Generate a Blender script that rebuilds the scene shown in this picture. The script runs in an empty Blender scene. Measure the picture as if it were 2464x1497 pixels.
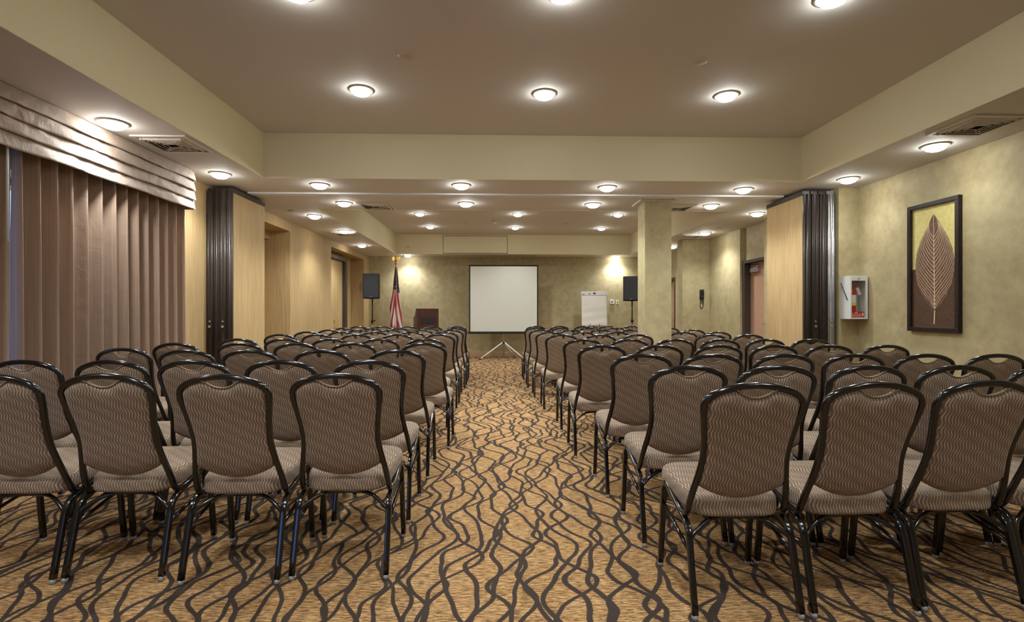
import bpy, bmesh, math, random
from mathutils import Vector, Matrix
PI = math.pi
random.seed(7)
SC = bpy.context.scene
COL = SC.collection

# ------------------------------------------------------------------ camera, world, exposure
F_PX = 1260.0
TH = math.atan(38 / F_PX)
CAM_H = 1.2
cam_d = bpy.data.cameras.new('camera'); cam = bpy.data.objects.new('camera', cam_d); COL.objects.link(cam)
cam_d.sensor_width = 36; cam_d.lens = 36 * F_PX / 2464; cam_d.shift_y = 2.5 / 2464
cam_d.clip_start = 0.05; cam_d.clip_end = 100
cam.location = (0, 0, CAM_H); cam.rotation_euler = (PI / 2, 0, -TH)
SC.camera = cam
SC.view_settings.view_transform = 'Standard'; SC.view_settings.look = 'None'
SC.view_settings.gamma = 1.0; SC.view_settings.use_curve_mapping = False
SC.view_settings.exposure = 0.95
w = bpy.data.worlds.new('World'); SC.world = w; w.use_nodes = True
w.node_tree.nodes['Background'].inputs[0].default_value = (0.22, 0.40, 1.0, 1)
w.node_tree.nodes['Background'].inputs[1].default_value = 1.6

LAMP_W = 40.0        # each downlight
LENS_E = 30.0         # glow of each downlight's glass

# ------------------------------------------------------------------ dimensions of the room
XL, XR, YB, YF = -3.40, 4.34, 14.1, -2.6       # left wall, right wall, far wall, wall behind the camera
ZS, ZC = 2.69, 3.19                            # soffit and raised ceiling heights

def at(u, v, z):                               # where a pixel of the photo meets the height z
    zc = (z - CAM_H) * F_PX / (751 - v)
    a = (u - 1232) / F_PX * zc
    return (zc * math.sin(TH) + a * math.cos(TH), zc * math.cos(TH) - a * math.sin(TH))

# ------------------------------------------------------------------ helpers
def lin(c):
    return tuple(((x / 255) / 12.92 if x / 255 <= 0.04045 else ((x / 255 + 0.055) / 1.055) ** 2.4) for x in c) + (1,)

class NT:
    def __init__(s, name):
        s.m = bpy.data.materials.new(name); s.m.use_nodes = True
        s.t = s.m.node_tree; s.b = s.t.nodes['Principled BSDF']
    def n(s, typ, **kw):
        x = s.t.nodes.new(typ)
        ins = kw.pop('ins', {})
        for k, v in kw.items(): setattr(x, k, v)
        for k, v in ins.items():
            if hasattr(v, 'is_linked') or isinstance(v, bpy.types.NodeSocket): s.t.links.new(v, x.inputs[k])
            else: x.inputs[k].default_value = v
        return x
    def math(s, op, a, b=None, c=None, clamp=False):
        x = s.t.nodes.new('ShaderNodeMath'); x.operation = op; x.use_clamp = clamp
        for i, v in enumerate((a, b, c)):
            if v is None: continue
            if isinstance(v, (int, float)): x.inputs[i].default_value = v
            else: s.t.links.new(v, x.inputs[i])
        return x.outputs[0]
    def mix(s, f, a, b):
        x = s.t.nodes.new('ShaderNodeMix'); x.data_type = 'RGBA'
        for k, v in ((0, f), (6, a), (7, b)):
            if isinstance(v, bpy.types.NodeSocket): s.t.links.new(v, x.inputs[k])
            else: x.inputs[k].default_value = v
        return x.outputs[2]
    def obj(s):
        return s.n('ShaderNodeTexCoord').outputs['Object']
    def mapping(s, v, scale=(1, 1, 1), rot=(0, 0, 0)):
        return s.n('ShaderNodeMapping', ins={'Vector': v, 'Scale': scale, 'Rotation': rot}).outputs[0]
    def noise(s, v, scale=5, detail=2, rough=0.5, dist=0):
        return s.n('ShaderNodeTexNoise', ins={'Vector': v, 'Scale': scale, 'Detail': detail, 'Roughness': rough, 'Distortion': dist}).outputs
    def ramp(s, f, lo, hi):
        return s.n('ShaderNodeMapRange', ins={'Value': f, 'From Min': lo, 'From Max': hi}).outputs[0]
    def bump(s, h, strength=0.3, dist=0.01):
        b = s.n('ShaderNodeBump', ins={'Height': h, 'Strength': strength, 'Distance': dist})
        s.t.links.new(b.outputs[0], s.b.inputs['Normal'])
    def set(s, **kw):
        for k, v in kw.items():
            k = k.replace('_', ' ')
            if isinstance(v, bpy.types.NodeSocket): s.t.links.new(v, s.b.inputs[k])
            else: s.b.inputs[k].default_value = v
        return s.m

def plain(name, c, rough=0.5, metal=0.0, spec=0.5):
    return NT(name).set(Base_Color=lin(c), Roughness=rough, Metallic=metal, Specular_IOR_Level=spec)

def flecked(name, c, c2, scale, rough=0.8, mp=(1, 1, 1), bump=0.0, lo=0.35, hi=0.65):
    m = NT(name); v = m.mapping(m.obj(), mp)
    f = m.noise(v, scale, 4, 0.6)[0]
    if bump: m.bump(f, bump, 0.004)
    return m.set(Base_Color=m.mix(m.ramp(f, lo, hi), lin(c), lin(c2)), Roughness=rough, Specular_IOR_Level=0.3)

def new_obj(name, bm, m, parent=None, smooth=None):
    me = bpy.data.meshes.new(name); bm.normal_update(); bm.to_mesh(me); bm.free()
    for x in (m if isinstance(m, (list, tuple)) else [m]): me.materials.append(x)
    o = bpy.data.objects.new(name, me); COL.objects.link(o)
    if parent: o.parent = parent
    return o
def struct(name, bm, m, parent=None):
    o = new_obj(name, bm, m, parent)
    if not parent: o['kind'] = 'structure'
    return o
def thing(name, label, cat, loc=(0, 0, 0), rz=0, group=None):
    o = bpy.data.objects.new(name, None); COL.objects.link(o); o.location = loc; o.rotation_euler = (0, 0, rz)
    o.empty_display_size = 0.1
    return tag(o, label, cat, group)
def tag(o, label, cat, group=None):
    o['label'] = label; o['category'] = cat
    if group: o['group'] = group
    return o
def BM(): return bmesh.new()

def add_bm(dst, src, mat=None, mi=0):
    vs = {}
    for v in src.verts: vs[v] = dst.verts.new(mat @ v.co if mat else v.co)
    for f in src.faces:
        try: g = dst.faces.new([vs[v] for v in f.verts]); g.smooth = f.smooth; g.material_index = mi
        except ValueError: pass
    src.free()

def box(bm, x0, x1, y0, y1, z0, z1, bev=0.0, mi=0, seg=2, mat=None):
    t = BM(); bmesh.ops.create_cube(t, size=1)
    for v in t.verts:
        v.co = Vector(((x0 + x1) / 2 + v.co.x * (x1 - x0), (y0 + y1) / 2 + v.co.y * (y1 - y0), (z0 + z1) / 2 + v.co.z * (z1 - z0)))
    if bev: 
        bmesh.ops.bevel(t, geom=list(t.edges), offset=bev, segments=seg, profile=0.5, affect='EDGES')
        for f in t.faces: f.smooth = seg > 2
    add_bm(bm, t, mat, mi)
    return bm

def smooth_path(pts, n=4):
    P = [Vector(p) for p in pts]; out = []
    for i in range(len(P) - 1):
        p0 = P[max(i - 1, 0)]; p1 = P[i]; p2 = P[i + 1]; p3 = P[min(i + 2, len(P) - 1)]
        for k in range(n):
            t = k / n
            out.append(0.5 * ((2 * p1) + (-p0 + p2) * t + (2 * p0 - 5 * p1 + 4 * p2 - p3) * t * t + (-p0 + 3 * p1 - 3 * p2 + p3) * t ** 3))
    out.append(P[-1]); return out

def tube(bm, pts, r, seg=10, closed=False, flat=1.0, mi=0, rad=None, sq=1.0, up0=None):
    P = [Vector(p) for p in pts]; n = len(P); rings = []
    T = []
    for i in range(n):
        if closed: d = P[(i + 1) % n] - P[i - 1]
        else: d = P[min(i + 1, n - 1)] - P[max(i - 1, 0)]
        T.append(d.normalized())
    up = Vector(up0) if up0 else (Vector((0, 0, 1)) if abs(T[0].z) < 0.9 else Vector((1, 0, 0)))
    pw = lambda q: math.copysign(abs(q) ** sq, q)
    N = (up - T[0] * up.dot(T[0])).normalized()
    for i in range(n):
        N = (N - T[i] * N.dot(T[i])).normalized(); B = T[i].cross(N)
        rr = rad[i] if rad else r
        rings.append([bm.verts.new(P[i] + (N * pw(math.cos(2 * PI * (k + 0.5) / seg)) * rr + B * pw(math.sin(2 * PI * (k + 0.5) / seg)) * rr * flat)) for k in range(seg)])
    for i in range(n if closed else n - 1):
        a, b = rings[i], rings[(i + 1) % n]
        for k in range(seg):
            f = bm.faces.new((a[k], a[(k + 1) % seg], b[(k + 1) % seg], b[k])); f.smooth = True; f.material_index = mi
    if not closed:
        f = bm.faces.new(rings[0][::-1]); f.material_index = mi
        f = bm.faces.new(rings[-1]); f.material_index = mi
    return bm

def cyl(bm, p0, p1, r, r2=None, seg=20, mi=0):
    return tube(bm, [p0, p1], r, seg, rad=[r, r if r2 is None else r2], mi=mi)

def lathe(bm, prof, c=(0, 0, 0), seg=24, mi=0, cap=True):
    rings = []
    for r, z in prof:
        rings.append([bm.verts.new((c[0] + r * math.cos(2 * PI * k / seg), c[1] + r * math.sin(2 * PI * k / seg), c[2] + z)) for k in range(seg)])
    for a, b in zip(rings, rings[1:]):
        for k in range(seg):
            f = bm.faces.new((a[k], a[(k + 1) % seg], b[(k + 1) % seg], b[k])); f.smooth = True; f.material_index = mi
    if cap:
        for rg, rv in ((rings[0], True), (rings[-1], False)):
            if (prof[0] if rv else prof[-1])[0] > 1e-5:
                f = bm.faces.new(rg[::-1] if rv else rg); f.material_index = mi
    return bm

def prism(bm, poly, ax, a0, a1, mi=0):         # poly in the two other axes, extruded along ax
    def pt(p, a):
        return {'x': (a, p[0], p[1]), 'y': (p[0], a, p[1]), 'z': (p[0], p[1], a)}[ax]
    A = [bm.verts.new(pt(p, a0)) for p in poly]; B = [bm.verts.new(pt(p, a1)) for p in poly]
    n = len(poly)
    fs = [bm.faces.new(A), bm.faces.new(B[::-1])] + [bm.faces.new((A[i], B[i], B[(i + 1) % n], A[(i + 1) % n])) for i in range(n)]
    for f in fs: f.material_index = mi
    bmesh.ops.recalc_face_normals(bm, faces=fs)
    return bm

# ------------------------------------------------------------------ materials
def m_carpet():
    m = NT('carpet_vine'); o = m.obj()
    s = m.n('ShaderNodeSeparateXYZ', ins={0: o}).outputs
    edge = m.math('MULTIPLY', m.math('SUBTRACT', m.noise(o, 220, 2, 0.6)[0], 0.5), 0.006)
    wx_ = m.math('MULTIPLY', m.math('SUBTRACT', m.noise(m.mapping(o, (0.55, 0.8, 1)), 1.0, 1.5, 0.4)[0], 0.5), 0.62)
    wg_ = m.math('MULTIPLY', m.math('SUBTRACT', m.noise(m.mapping(o, (4, 9, 1)), 1.0, 1.0, 0.4)[0], 0.5), 0.024)
    x_ = m.math('ADD', m.math('ADD', s[0], wx_), wg_); y_ = s[1]
    def family(w2, off, A, L, seed, half):
        u = m.math('DIVIDE', m.math('ADD', x_, off), w2)
        cell = m.math('ADD', m.math('FLOOR', u), seed)
        h = m.n('ShaderNodeSeparateColor', ins={0: m.n('ShaderNodeTexWhiteNoise', noise_dimensions='1D', ins={'W': cell}).outputs['Color']}).outputs
        f1 = m.math('MULTIPLY', m.math('ADD', 0.8, m.math('MULTIPLY', h[2], 0.4)), 2 * PI / L)
        a1 = m.math('ADD', m.math('MULTIPLY', y_, f1), m.math('MULTIPLY', h[0], 6.283))
        a2 = m.math('ADD', m.math('MULTIPLY', y_, m.math('MULTIPLY', f1, 2.37)), m.math('MULTIPLY', h[1], 6.283))
        s1 = m.math('SINE', a1); s2 = m.math('SINE', a2)
        slope = m.math('MULTIPLY', m.math('ADD', m.math('MULTIPLY', m.math('COSINE', a1), 0.76), m.math('MULTIPLY', m.math('COSINE', a2), 0.48)), 2 * PI * A / L)
        inv = m.math('INVERSE_SQRT', m.math('ADD', 1.0, m.math('MULTIPLY', slope, slope)))
        pos = m.math('ADD', 0.5, m.math('MULTIPLY', m.math('ADD', m.math('MULTIPLY', s1, 0.76), m.math('MULTIPLY', s2, 0.20)), A / w2))
        d = m.math('MULTIPLY', m.math('ABSOLUTE', m.math('SUBTRACT', m.math('FRACT', u), pos)), w2)
        return m.ramp(m.math('ADD', m.math('MULTIPLY', d, inv), edge), half, half + 0.003)
    fs = [family(0.150, 0, 0.069, 0.62, 3.5, 0.0092), family(0.150, 0.075, 0.069, 0.70, 77.5, 0.0092), family(0.26, 0.07, 0.124, 0.95, 155.5, 0.0085)]
    line = m.math('MULTIPLY', m.math('MULTIPLY', fs[0], fs[1]), fs[2])
    dash = m.noise(m.mapping(o, (20, 150, 1)), 1, 3, 0.7)[0]
    big = m.noise(m.mapping(o, (1.2, 9, 1)), 1.5, 2, 0.5)[0]
    fine = m.noise(m.mapping(o, (200, 200, 1)), 1.5, 1, 0.5)[0]
    g = m.mix(m.ramp(big, 0.3, 0.7), lin((190, 146, 92)), lin((202, 163, 114)))
    g = m.mix(m.math('MULTIPLY', m.ramp(dash, 0.45, 0.55), 0.80), g, lin((72, 54, 38)))
    g = m.mix(m.math('MULTIPLY', m.ramp(fine, 0.45, 0.8), 0.4), g, lin((120, 88, 58)))
    c = m.mix(line, lin((64, 54, 48)), g)
    m.bump(m.math('ADD', fine, dash), 0.5, 0.004)
    return m.set(Base_Color=c, Roughness=0.95, Specular_IOR_Level=0.1)

def m_chair_fabric():
    m = NT('zigzag_fabric'); tc = m.n('ShaderNodeTexCoord')
    so = m.n('ShaderNodeSeparateXYZ', ins={0: tc.outputs['Object']}).outputs
    sn = m.n('ShaderNodeSeparateXYZ', ins={0: tc.outputs['Normal']}).outputs
    side = m.math('GREATER_THAN', m.math('ABSOLUTE', sn[0]), 0.75)
    u = m.math('ADD', m.math('MULTIPLY', so[0], m.math('SUBTRACT', 1, side)), m.math('MULTIPLY', so[1], side))
    top = m.math('GREATER_THAN', m.math('ABSOLUTE', sn[2]), 0.6)
    v = m.math('ADD', m.math('MULTIPLY', so[2], m.math('SUBTRACT', 1, top)), m.math('MULTIPLY', so[1], top))
    tri = m.math('PINGPONG', m.math('DIVIDE', v, 0.027), 1.0)
    ph = m.math('ADD', m.math('DIVIDE', u, 0.0125), m.math('MULTIPLY', m.math('SMOOTH_MIN', m.math('SMOOTH_MAX', tri, 0.2, 0.2), 0.8, 0.2), 0.9))
    cel = m.math('FLOOR', ph)
    st = m.math('SUBTRACT', 1, m.math('MULTIPLY', m.math('ABSOLUTE', m.math('SUBTRACT', m.math('FRACT', ph), 0.5)), 2))
    k = m.math('ABSOLUTE', m.math('SUBTRACT', m.math('FRACT', m.math('ADD', m.math('DIVIDE', v, 0.054), m.math('MULTIPLY', cel, 0.13))), 0.5))
    amt = m.math('MULTIPLY', m.ramp(st, 0.60, 0.92), m.math('ADD', 0.35, m.math('MULTIPLY', k, 1.3)), clamp=True)
    tw = m.noise(m.mapping(tc.outputs['Object'], (1, 1, 1)), 380, 2, 0.6)[0]
    base = m.mix(m.ramp(tw, 0.3, 0.7), lin((98, 84, 76)), lin((134, 115, 101)))
    c = m.mix(m.math('MULTIPLY', amt, 0.85), base, lin((224, 196, 146)))
    m.bump(m.math('ADD', tw, amt), 0.35, 0.0015)
    return m.set(Base_Color=c, Roughness=0.85, Specular_IOR_Level=0.2, Sheen_Weight=0.15)

def m_wall_grass():
    m = NT('grasscloth_wallpaper'); o = m.obj()
    a = m.noise(m.mapping(o, (90, 90, 2.5)), 1, 3, 0.6)[0]
    b = m.noise(m.mapping(o, (3, 3, 0.3)), 1, 2, 0.5)[0]
    c = m.mix(m.ramp(a, 0.3, 0.7), lin((166, 138, 94)), lin((196, 168, 122)))
    c = m.mix(m.math('MULTIPLY', m.ramp(b, 0.35, 0.7), 0.35), c, lin((154, 130, 88)))
    m.bump(a, 0.15, 0.002)
    return m.set(Base_Color=c, Roughness=0.7, Specular_IOR_Level=0.3)

def m_wall_mottled():
    m = NT('mottled_wallpaper'); o = m.obj()
    a = m.noise(o, 7, 6, 0.7)[0]; b = m.noise(o, 1.2, 3, 0.5)[0]; d = m.noise(o, 60, 2, 0.6)[0]
    c = m.mix(m.ramp(a, 0.32, 0.68), lin((160, 144, 108)), lin((187, 172, 134)))
    c = m.mix(m.math('MULTIPLY', m.ramp(b, 0.35, 0.65), 0.4), c, lin((156, 149, 108)))
    m.bump(d, 0.1, 0.002)
    return m.set(Base_Color=c, Roughness=0.6, Specular_IOR_Level=0.35)

def m_ceiling():
    m = NT('ceiling_paint'); o = m.obj()
    a = m.noise(o, 140, 2, 0.6)[0]
    m.bump(a, 0.15, 0.002)
    return m.set(Base_Color=lin((205, 200, 194)), Roughness=0.75, Specular_IOR_Level=0.25)

def m_drape(name, c1, c2, mp, wr=0.0):
    m = NT(name); o = m.obj()
    a = m.noise(m.mapping(o, mp), 1, 2, 0.6)[0]
    cr = m.noise(m.mapping(o, (6, 9, 5)), 1, 4, 0.6, 0.6)[0]
    if wr: m.bump(cr, wr, 0.05)
    return m.set(Base_Color=m.mix(m.ramp(a, 0.3, 0.7), lin(c1), lin(c2)), Roughness=0.6, Sheen_Weight=0.3, Specular_IOR_Level=0.35)

M = {}
M['carpet'] = m_carpet(); M['fabric'] = m_chair_fabric(); M['grass'] = m_wall_grass(); M['mottled'] = m_wall_mottled()
M['ceiling'] = m_ceiling()
M['drape'] = m_drape('drape_cloth', (134, 110, 92), (160, 134, 112), (240, 60, 1.0), 0.12)
M['valance'] = m_drape('valance_satin', (160, 140, 124), (172, 152, 136), (40, 60, 60), 0.25)
M['black_metal'] = NT('black_gloss_metal').set(Base_Color=lin((15, 15, 16)), Roughness=0.15, Specular_IOR_Level=0.75)
M['glide'] = plain('clear_plastic', (150, 150, 148), 0.3)
M['piping'] = flecked('piping_cord', (128, 108, 82), (176, 154, 118), 300, 0.7)
M['bolt'] = plain('bolt_steel', (150, 150, 160), 0.3, 0.8)
M['bronze'] = flecked('bronze_metal', (52, 44, 38), (70, 60, 54), 12, 0.32, (1, 1, 0.1))
M['dark_gap'] = plain('dark_rubber', (26, 24, 24), 0.6)
M['chrome'] = plain('brushed_steel', (190, 190, 195), 0.25, 0.9)
M['track'] = plain('track_aluminium', (226, 226, 226), 0.4, 0.0)
M['white_paint'] = plain('white_enamel', (214, 214, 208), 0.4)
M['vent'] = plain('vent_paint', (206, 200, 190), 0.5)
M['vent_dark'] = plain('vent_dark', (40, 36, 32), 0.8)
M['trim_ring'] = plain('lamp_trim', (190, 180, 160), 0.4)
M['black_plastic'] = flecked('black_plastic', (24, 24, 25), (34, 34, 36), 200, 0.6, bump=0.3)
M['door_frame'] = plain('dark_brown_paint', (62, 52, 47), 0.4)
M['door_leaf'] = flecked('door_veneer', (168, 128, 104), (184, 146, 120), 20, 0.5, (6, 6, 0.6))
M['wood_dark'] = flecked('mahogany_veneer', (62, 37, 29), (82, 52, 40), 14, 0.35, (4, 4, 0.5))
M['frame_wood'] = flecked('espresso_frame', (34, 25, 23), (46, 35, 32), 30, 0.35, (1, 1, 0.2))
M['base'] = plain('baseboard_paint', (196, 164, 128), 0.5)
M['screen'] = flecked('screen_fabric', (206, 206, 194), (214, 214, 203), 120, 0.9)
M['paper'] = NT('paper').set(Base_Color=lin((222, 218, 208)), Roughness=0.8)
M['gold'] = plain('gold_metal', (214, 170, 90), 0.3, 0.9)
M['gold_pole'] = plain('gilded_pole', (190, 128, 62), 0.4, 0.2)
M['red'] = plain('red_enamel', (176, 30, 28), 0.35)
M['yellow'] = plain('yellow_label', (222, 200, 70), 0.5)
M['steel_dark'] = plain('dark_steel', (60, 62, 64), 0.4, 0.5)
def m_glass():
    m = NT('clear_glass')
    m.set(Base_Color=(1, 1, 1, 1), Roughness=0.02, Transmission_Weight=1.0, IOR=1.45, Alpha=1.0)
    t = m.t; tr = t.nodes.new('ShaderNodeBsdfTransparent'); gl = t.nodes.new('ShaderNodeBsdfGlossy'); gl.inputs['Roughness'].default_value = 0.03
    mx = t.nodes.new('ShaderNodeMixShader'); fr = t.nodes.new('ShaderNodeFresnel'); fr.inputs[0].default_value = 1.4
    ge = t.nodes.new('ShaderNodeNewGeometry'); t.links.new(m.math('MULTIPLY', fr.outputs[0], m.math('SUBTRACT', 1, ge.outputs['Backfacing'])), mx.inputs[0]); t.links.new(tr.outputs[0], mx.inputs[1]); t.links.new(gl.outputs[0], mx.inputs[2])
    t.links.new(mx.outputs[0], t.nodes['Material Output'].inputs[0])
    return m.m
M['glass'] = m_glass()
def m_lens():
    m = NT('lamp_glass_lit')
    return m.set(Base_Color=lin((255, 252, 240)), Roughness=0.4, Emission_Color=(0.97, 1.0, 0.97, 1), Emission_Strength=LENS_E)
M['lens'] = m_lens()

# ------------------------------------------------------------------ the setting
b = BM(); box(b, XL - 0.6, XR + 0.6, YF - 0.2, YB + 0.2, -0.1, 0)
struct('floor', b, M['carpet'])

# ceiling slab: soffit band around two raised trays
T1 = (-2.59, 3.50, -1.4, 5.90); T2 = (-2.58, 3.48, 7.65, 13.5)     # x0,x1,y0,y1
b = BM()
X0, X1, Y0, Y1 = XL - 0.6, XR + 0.6, YF - 0.2, YB + 0.2
box(b, X0, X1, Y0, T1[2], ZS, 3.35)
box(b, X0, X1, T1[3], T2[2], ZS, 3.35)
box(b, X0, X1, T2[3], Y1, ZS, 3.35)
box(b, X0, T1[0], T1[2], T1[3], ZS, 3.35); box(b, T1[1], X1, T1[2], T1[3], ZS, 3.35)
box(b, X0, T2[0], T2[2], T2[3], ZS, 3.35); box(b, T2[1], X1, T2[2], T2[3], ZS, 3.35)
box(b, T1[0], T1[1], T1[2], T1[3], ZC, 3.35); box(b, T2[0], T2[1], T2[2], T2[3], ZC, 3.35)
struct('ceiling', b, M['ceiling'])

# the fascias of the trays carry the same pale wallpaper colour as the photo shows
b = BM()
for (x0, x1, y0, y1) in (T1, T2):
    t = 0.012
    box(b, x0, x0 + t, y0, y1, ZS - 0.002, ZC); box(b, x1 - t, x1, y0, y1, ZS - 0.002, ZC)
    box(b, x0 + t, x1 - t, y1 - t, y1, ZS - 0.002, ZC); box(b, x0 + t, x1 - t, y0, y0 + t, ZS - 0.002, ZC)
M['fascia'] = flecked('fascia_paint', (216, 205, 170), (222, 212, 180), 90, 0.7, bump=0.1)
struct('trim_1', b, M['fascia'])

# left wall with window opening (behind the drapes) and two niches
b = BM()
TW = 0.6
WY0, WY1, WZ0, WZ1 = 0.2, 5.2, 0.25, 2.2
box(b, XL - TW, XL, YF, WY0, 0, ZS); box(b, XL - TW, XL, WY0, WY1, 0, WZ0); box(b, XL - TW, XL, WY0, WY1, WZ1, ZS)
N1 = (7.35, 8.75, 2.53); N2 = (10.9, 13.56, 2.55)
box(b, XL - TW, XL, WY1, N1[0], 0, ZS)
for (a0, a1, zt), d in ((N1, 0.5), (N2, 0.32)):
    box(b, XL - TW, XL, a0, a1, zt, ZS)
    box(b, XL - TW, XL - d, a0, a1, 0, zt)
box(b, XL - 0.5, XL - 0.34, N1[0], N1[1], 2.40, N1[2])
box(b, XL - TW, XL, N1[1], N2[0], 0, ZS); box(b, XL - TW, XL, N2[1], YB, 0, ZS)
struct('wall_left', b, M['grass'])
# far wall
b = BM(); box(b, XL - 0.6, XR + 0.6, YB, YB + 0.15, 0, ZS); struct('wall_far', b, M['mottled'])
# right wall: plain run, door recess, run, phone pier, run with second door
b = BM()
D1 = (8.36, 9.24)
box(b, XR, XR + 0.5, YF, D1[0], 0, ZS)
box(b, XR + 0.10, XR + 0.5, D1[0], D1[1], 2.10, ZS)
box(b, XR + 0.02, XR + 0.5, D1[1], 12.62, 0, ZS)
box(b, XR + 0.02, XR + 0.5, 12.62, 13.55, 2.05, ZS)
box(b, XR + 0.02, XR + 0.5, 13.55, YB, 0, ZS)
box(b, 3.80, XR + 0.02, 10.58, 10.86, 0, ZS)
box(b, 4.10, XR, 6.15, 6.62, 0, ZS)
struct('wall_right', b, M['mottled'])
# wall behind the camera with a tall window at its left
b = BM()
V0, V1, VZ0, VZ1 = -3.15, -2.0, 0.1, 2.15
box(b, XL, V0, YF - 0.2, YF, 0, ZS); box(b, V0, V1, YF - 0.2, YF, 0, VZ0); box(b, V0, V1, YF - 0.2, YF, VZ1, ZS)
box(b, V1, XR, YF - 0.2, YF, 0, ZS)
struct('wall_near', b, M['mottled'])
# windows
def window(name, x0, x1, y0, y1, z0, z1, nm):
    b = BM(); t = 0.05
    alongy = (x1 - x0) < (y1 - y0)
    box(b, x0, x1, y0, y1, z0, z0 + t); box(b, x0, x1, y0, y1, z1 - t, z1)
    for i in range(nm + 1):
        if alongy:
            c = y0 + t / 2 + (y1 - y0 - t) * i / nm; box(b, x0, x1, c - t / 2, c + t / 2, z0 + t, z1 - t)
        else:
            c = x0 + t / 2 + (x1 - x0 - t) * i / nm; box(b, c - t / 2, c + t / 2, y0, y1, z0 + t, z1 - t)
    f = struct(name, b, M['steel_dark'])
    b = BM(); xm, ym = (x0 + x1) / 2, (y0 + y1) / 2
    if alongy: box(b, xm - 0.003, xm + 0.003, y0 + t, y1 - t, z0 + t, z1 - t)
    else: box(b, x0 + t, x1 - t, ym - 0.003, ym + 0.003, z0 + t, z1 - t)
    struct('window_pane', b, M['glass'], f)
window('window_1', XL - 0.3, XL - 0.24, WY0, WY1, WZ0, WZ1, 3)
window('window_2', V0, V1, YF - 0.13, YF - 0.07, VZ0, VZ1, 1)
# daylight entering by the rear window
ld = bpy.data.lights.new('daylight', 'AREA'); ld.shape = 'RECTANGLE'; ld.size = V1 - V0; ld.size_y = VZ1 - VZ0
ld.energy = 560; ld.color = (0.50, 0.66, 1.0)
lo = bpy.data.objects.new('daylight', ld); COL.objects.link(lo); lo.location = ((V0 + V1) / 2, YF - 0.35, (VZ0 + VZ1) / 2); lo.rotation_euler = (PI / 2, 0, 0)
lo.rotation_euler = (-PI / 2, 0, 0)

# pillar
b = BM(); box(b, 1.975, 2.33, 6.90, 7.25, 0, ZS); struct('wall_pillar', b, M['mottled'])
b = BM(); box(b, 1.90, 2.36, 6.84, 7.28, ZS - 0.02, ZS - 0.0005); struct('trim_2', b, M['ceiling'])
# baseboards
def baseb(name, segs):
    b = BM()
    for x0, x1, y0, y1 in segs:
        box(b, x0, x1, y0, y1, 0.001, 0.13); 
        if x1 - x0 < y1 - y0: box(b, x0 if x0 < 0 else x0 + 0.006, x1 - 0.006 if x0 < 0 else x1, y0, y1, 0.13, 0.155)
        else: box(b, x0, x1, y0 + 0.006, y1, 0.13, 0.155)
    struct(name, b, M['base'])
baseb('baseboard_far', [(XL, XR + 0.02, YB - 0.02, YB)])
baseb('baseboard_left', [(XL, XL + 0.018, 5.65, 6.15), (XL, XL + 0.018, 7.16, 7.35), (XL, XL + 0.018, 8.75, 10.9), (XL, XL + 0.018, 13.56, YB - 0.02)])
baseb('baseboard_right', [(XR - 0.018, XR, YF, 6.15), (XR + 0.002, XR + 0.02, 9.24, 10.58), (XR + 0.002, XR + 0.02, 10.86, 12.6), (4.10, XR - 0.018, 6.132, 6.15), (3.80, XR + 0.002, 10.562, 10.58)])
# far-room access panel in the tray's end fascia
b = BM(); box(b, -1.35, 0.28, T2[3] - 0.034, T2[3] - 0.0125, 2.715, 3.15, 0.003); box(b, -1.31, 0.24, T2[3] - 0.036, T2[3] - 0.034, 2.755, 3.11)
t3 = struct('trim_3', b, M['fascia'])
b = BM()
for q in ((-1.362, 0.292, 2.703, 2.711), (-1.362, 0.292, 3.153, 3.161), (-1.362, -1.354, 2.711, 3.153), (0.284, 0.292, 2.711, 3.153)): box(b, q[0], q[1], T2[3] - 0.020, T2[3] - 0.0125, q[2], q[3])
struct('panel_gap', b, M['vent_dark'], t3)

# doors
def door(name, x, y0, y1, h, leafx, closer, hinge_far=True):
    fr = BM(); t = 0.05
    box(fr, x - 0.012, x + 0.14, y0, y0 + t, 0, h + t); box(fr, x - 0.012, x + 0.14, y1 - t - 0.03, y1, 0, h + t); box(fr, x - 0.012, x + 0.14, y0 + t, y1 - t - 0.03, h, h + t)
    f = struct(name, fr, M['door_frame'])
    l = BM(); box(l, leafx, leafx + 0.045, y0 + t + 0.002, y1 - t - 0.032, 0.01, h - 0.003); struct('door_leaf', l, M['door_leaf'], f)
    c = BM(); ym = y1 - 0.42
    box(c, leafx - 0.055, leafx - 0.001, ym, ym + 0.26, h - 0.17, h - 0.10, 0.006)
    tube(c, [(leafx - 0.03, ym + 0.13, h - 0.10), (leafx - 0.05, ym + 0.0, h - 0.05), (leafx - 0.03, ym + 0.30, h - 0.03)], 0.009, 8)
    struct('door_closer', c, M['chrome'], f)
    hd = BM(); cyl(hd, (leafx, y0 + 0.13, 1.0), (leafx - 0.06, y0 + 0.13, 1.0), 0.012, seg=10); cyl(hd, (leafx - 0.05, y0 + 0.12, 1.0), (leafx - 0.05, y0 + 0.24, 1.0), 0.01, seg=10)
    struct('door_handle', hd, M['chrome'], f)
door('door_1', XR + 0.07, 8.37, 9.235, 2.06, XR + 0.17, True)
door('door_2', XR + 0.02, 12.63, 13.54, 2.0, XR + 0.10, True)
b = BM(); box(b, XL - 0.32, XL - 0.20, 10.9, 12.78, 2.40, 2.47); box(b, XL - 0.32, XL - 0.20, 12.62, 12.78, 0, 2.40)
d3 = struct('door_3', b, M['door_frame'])
b = BM(); box(b, XL - 0.315, XL - 0.27, 11.0, 12.615, 0.01, 2.395); struct('door_leaf', b, M['grass'], d3)
b = BM(); cyl(b, (XL - 0.27, 11.95, 1.0), (XL - 0.20, 11.95, 1.0), 0.012, seg=10); cyl(b, (XL - 0.205, 11.94, 1.0), (XL - 0.205, 12.06, 1.0), 0.010, seg=10)
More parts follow.
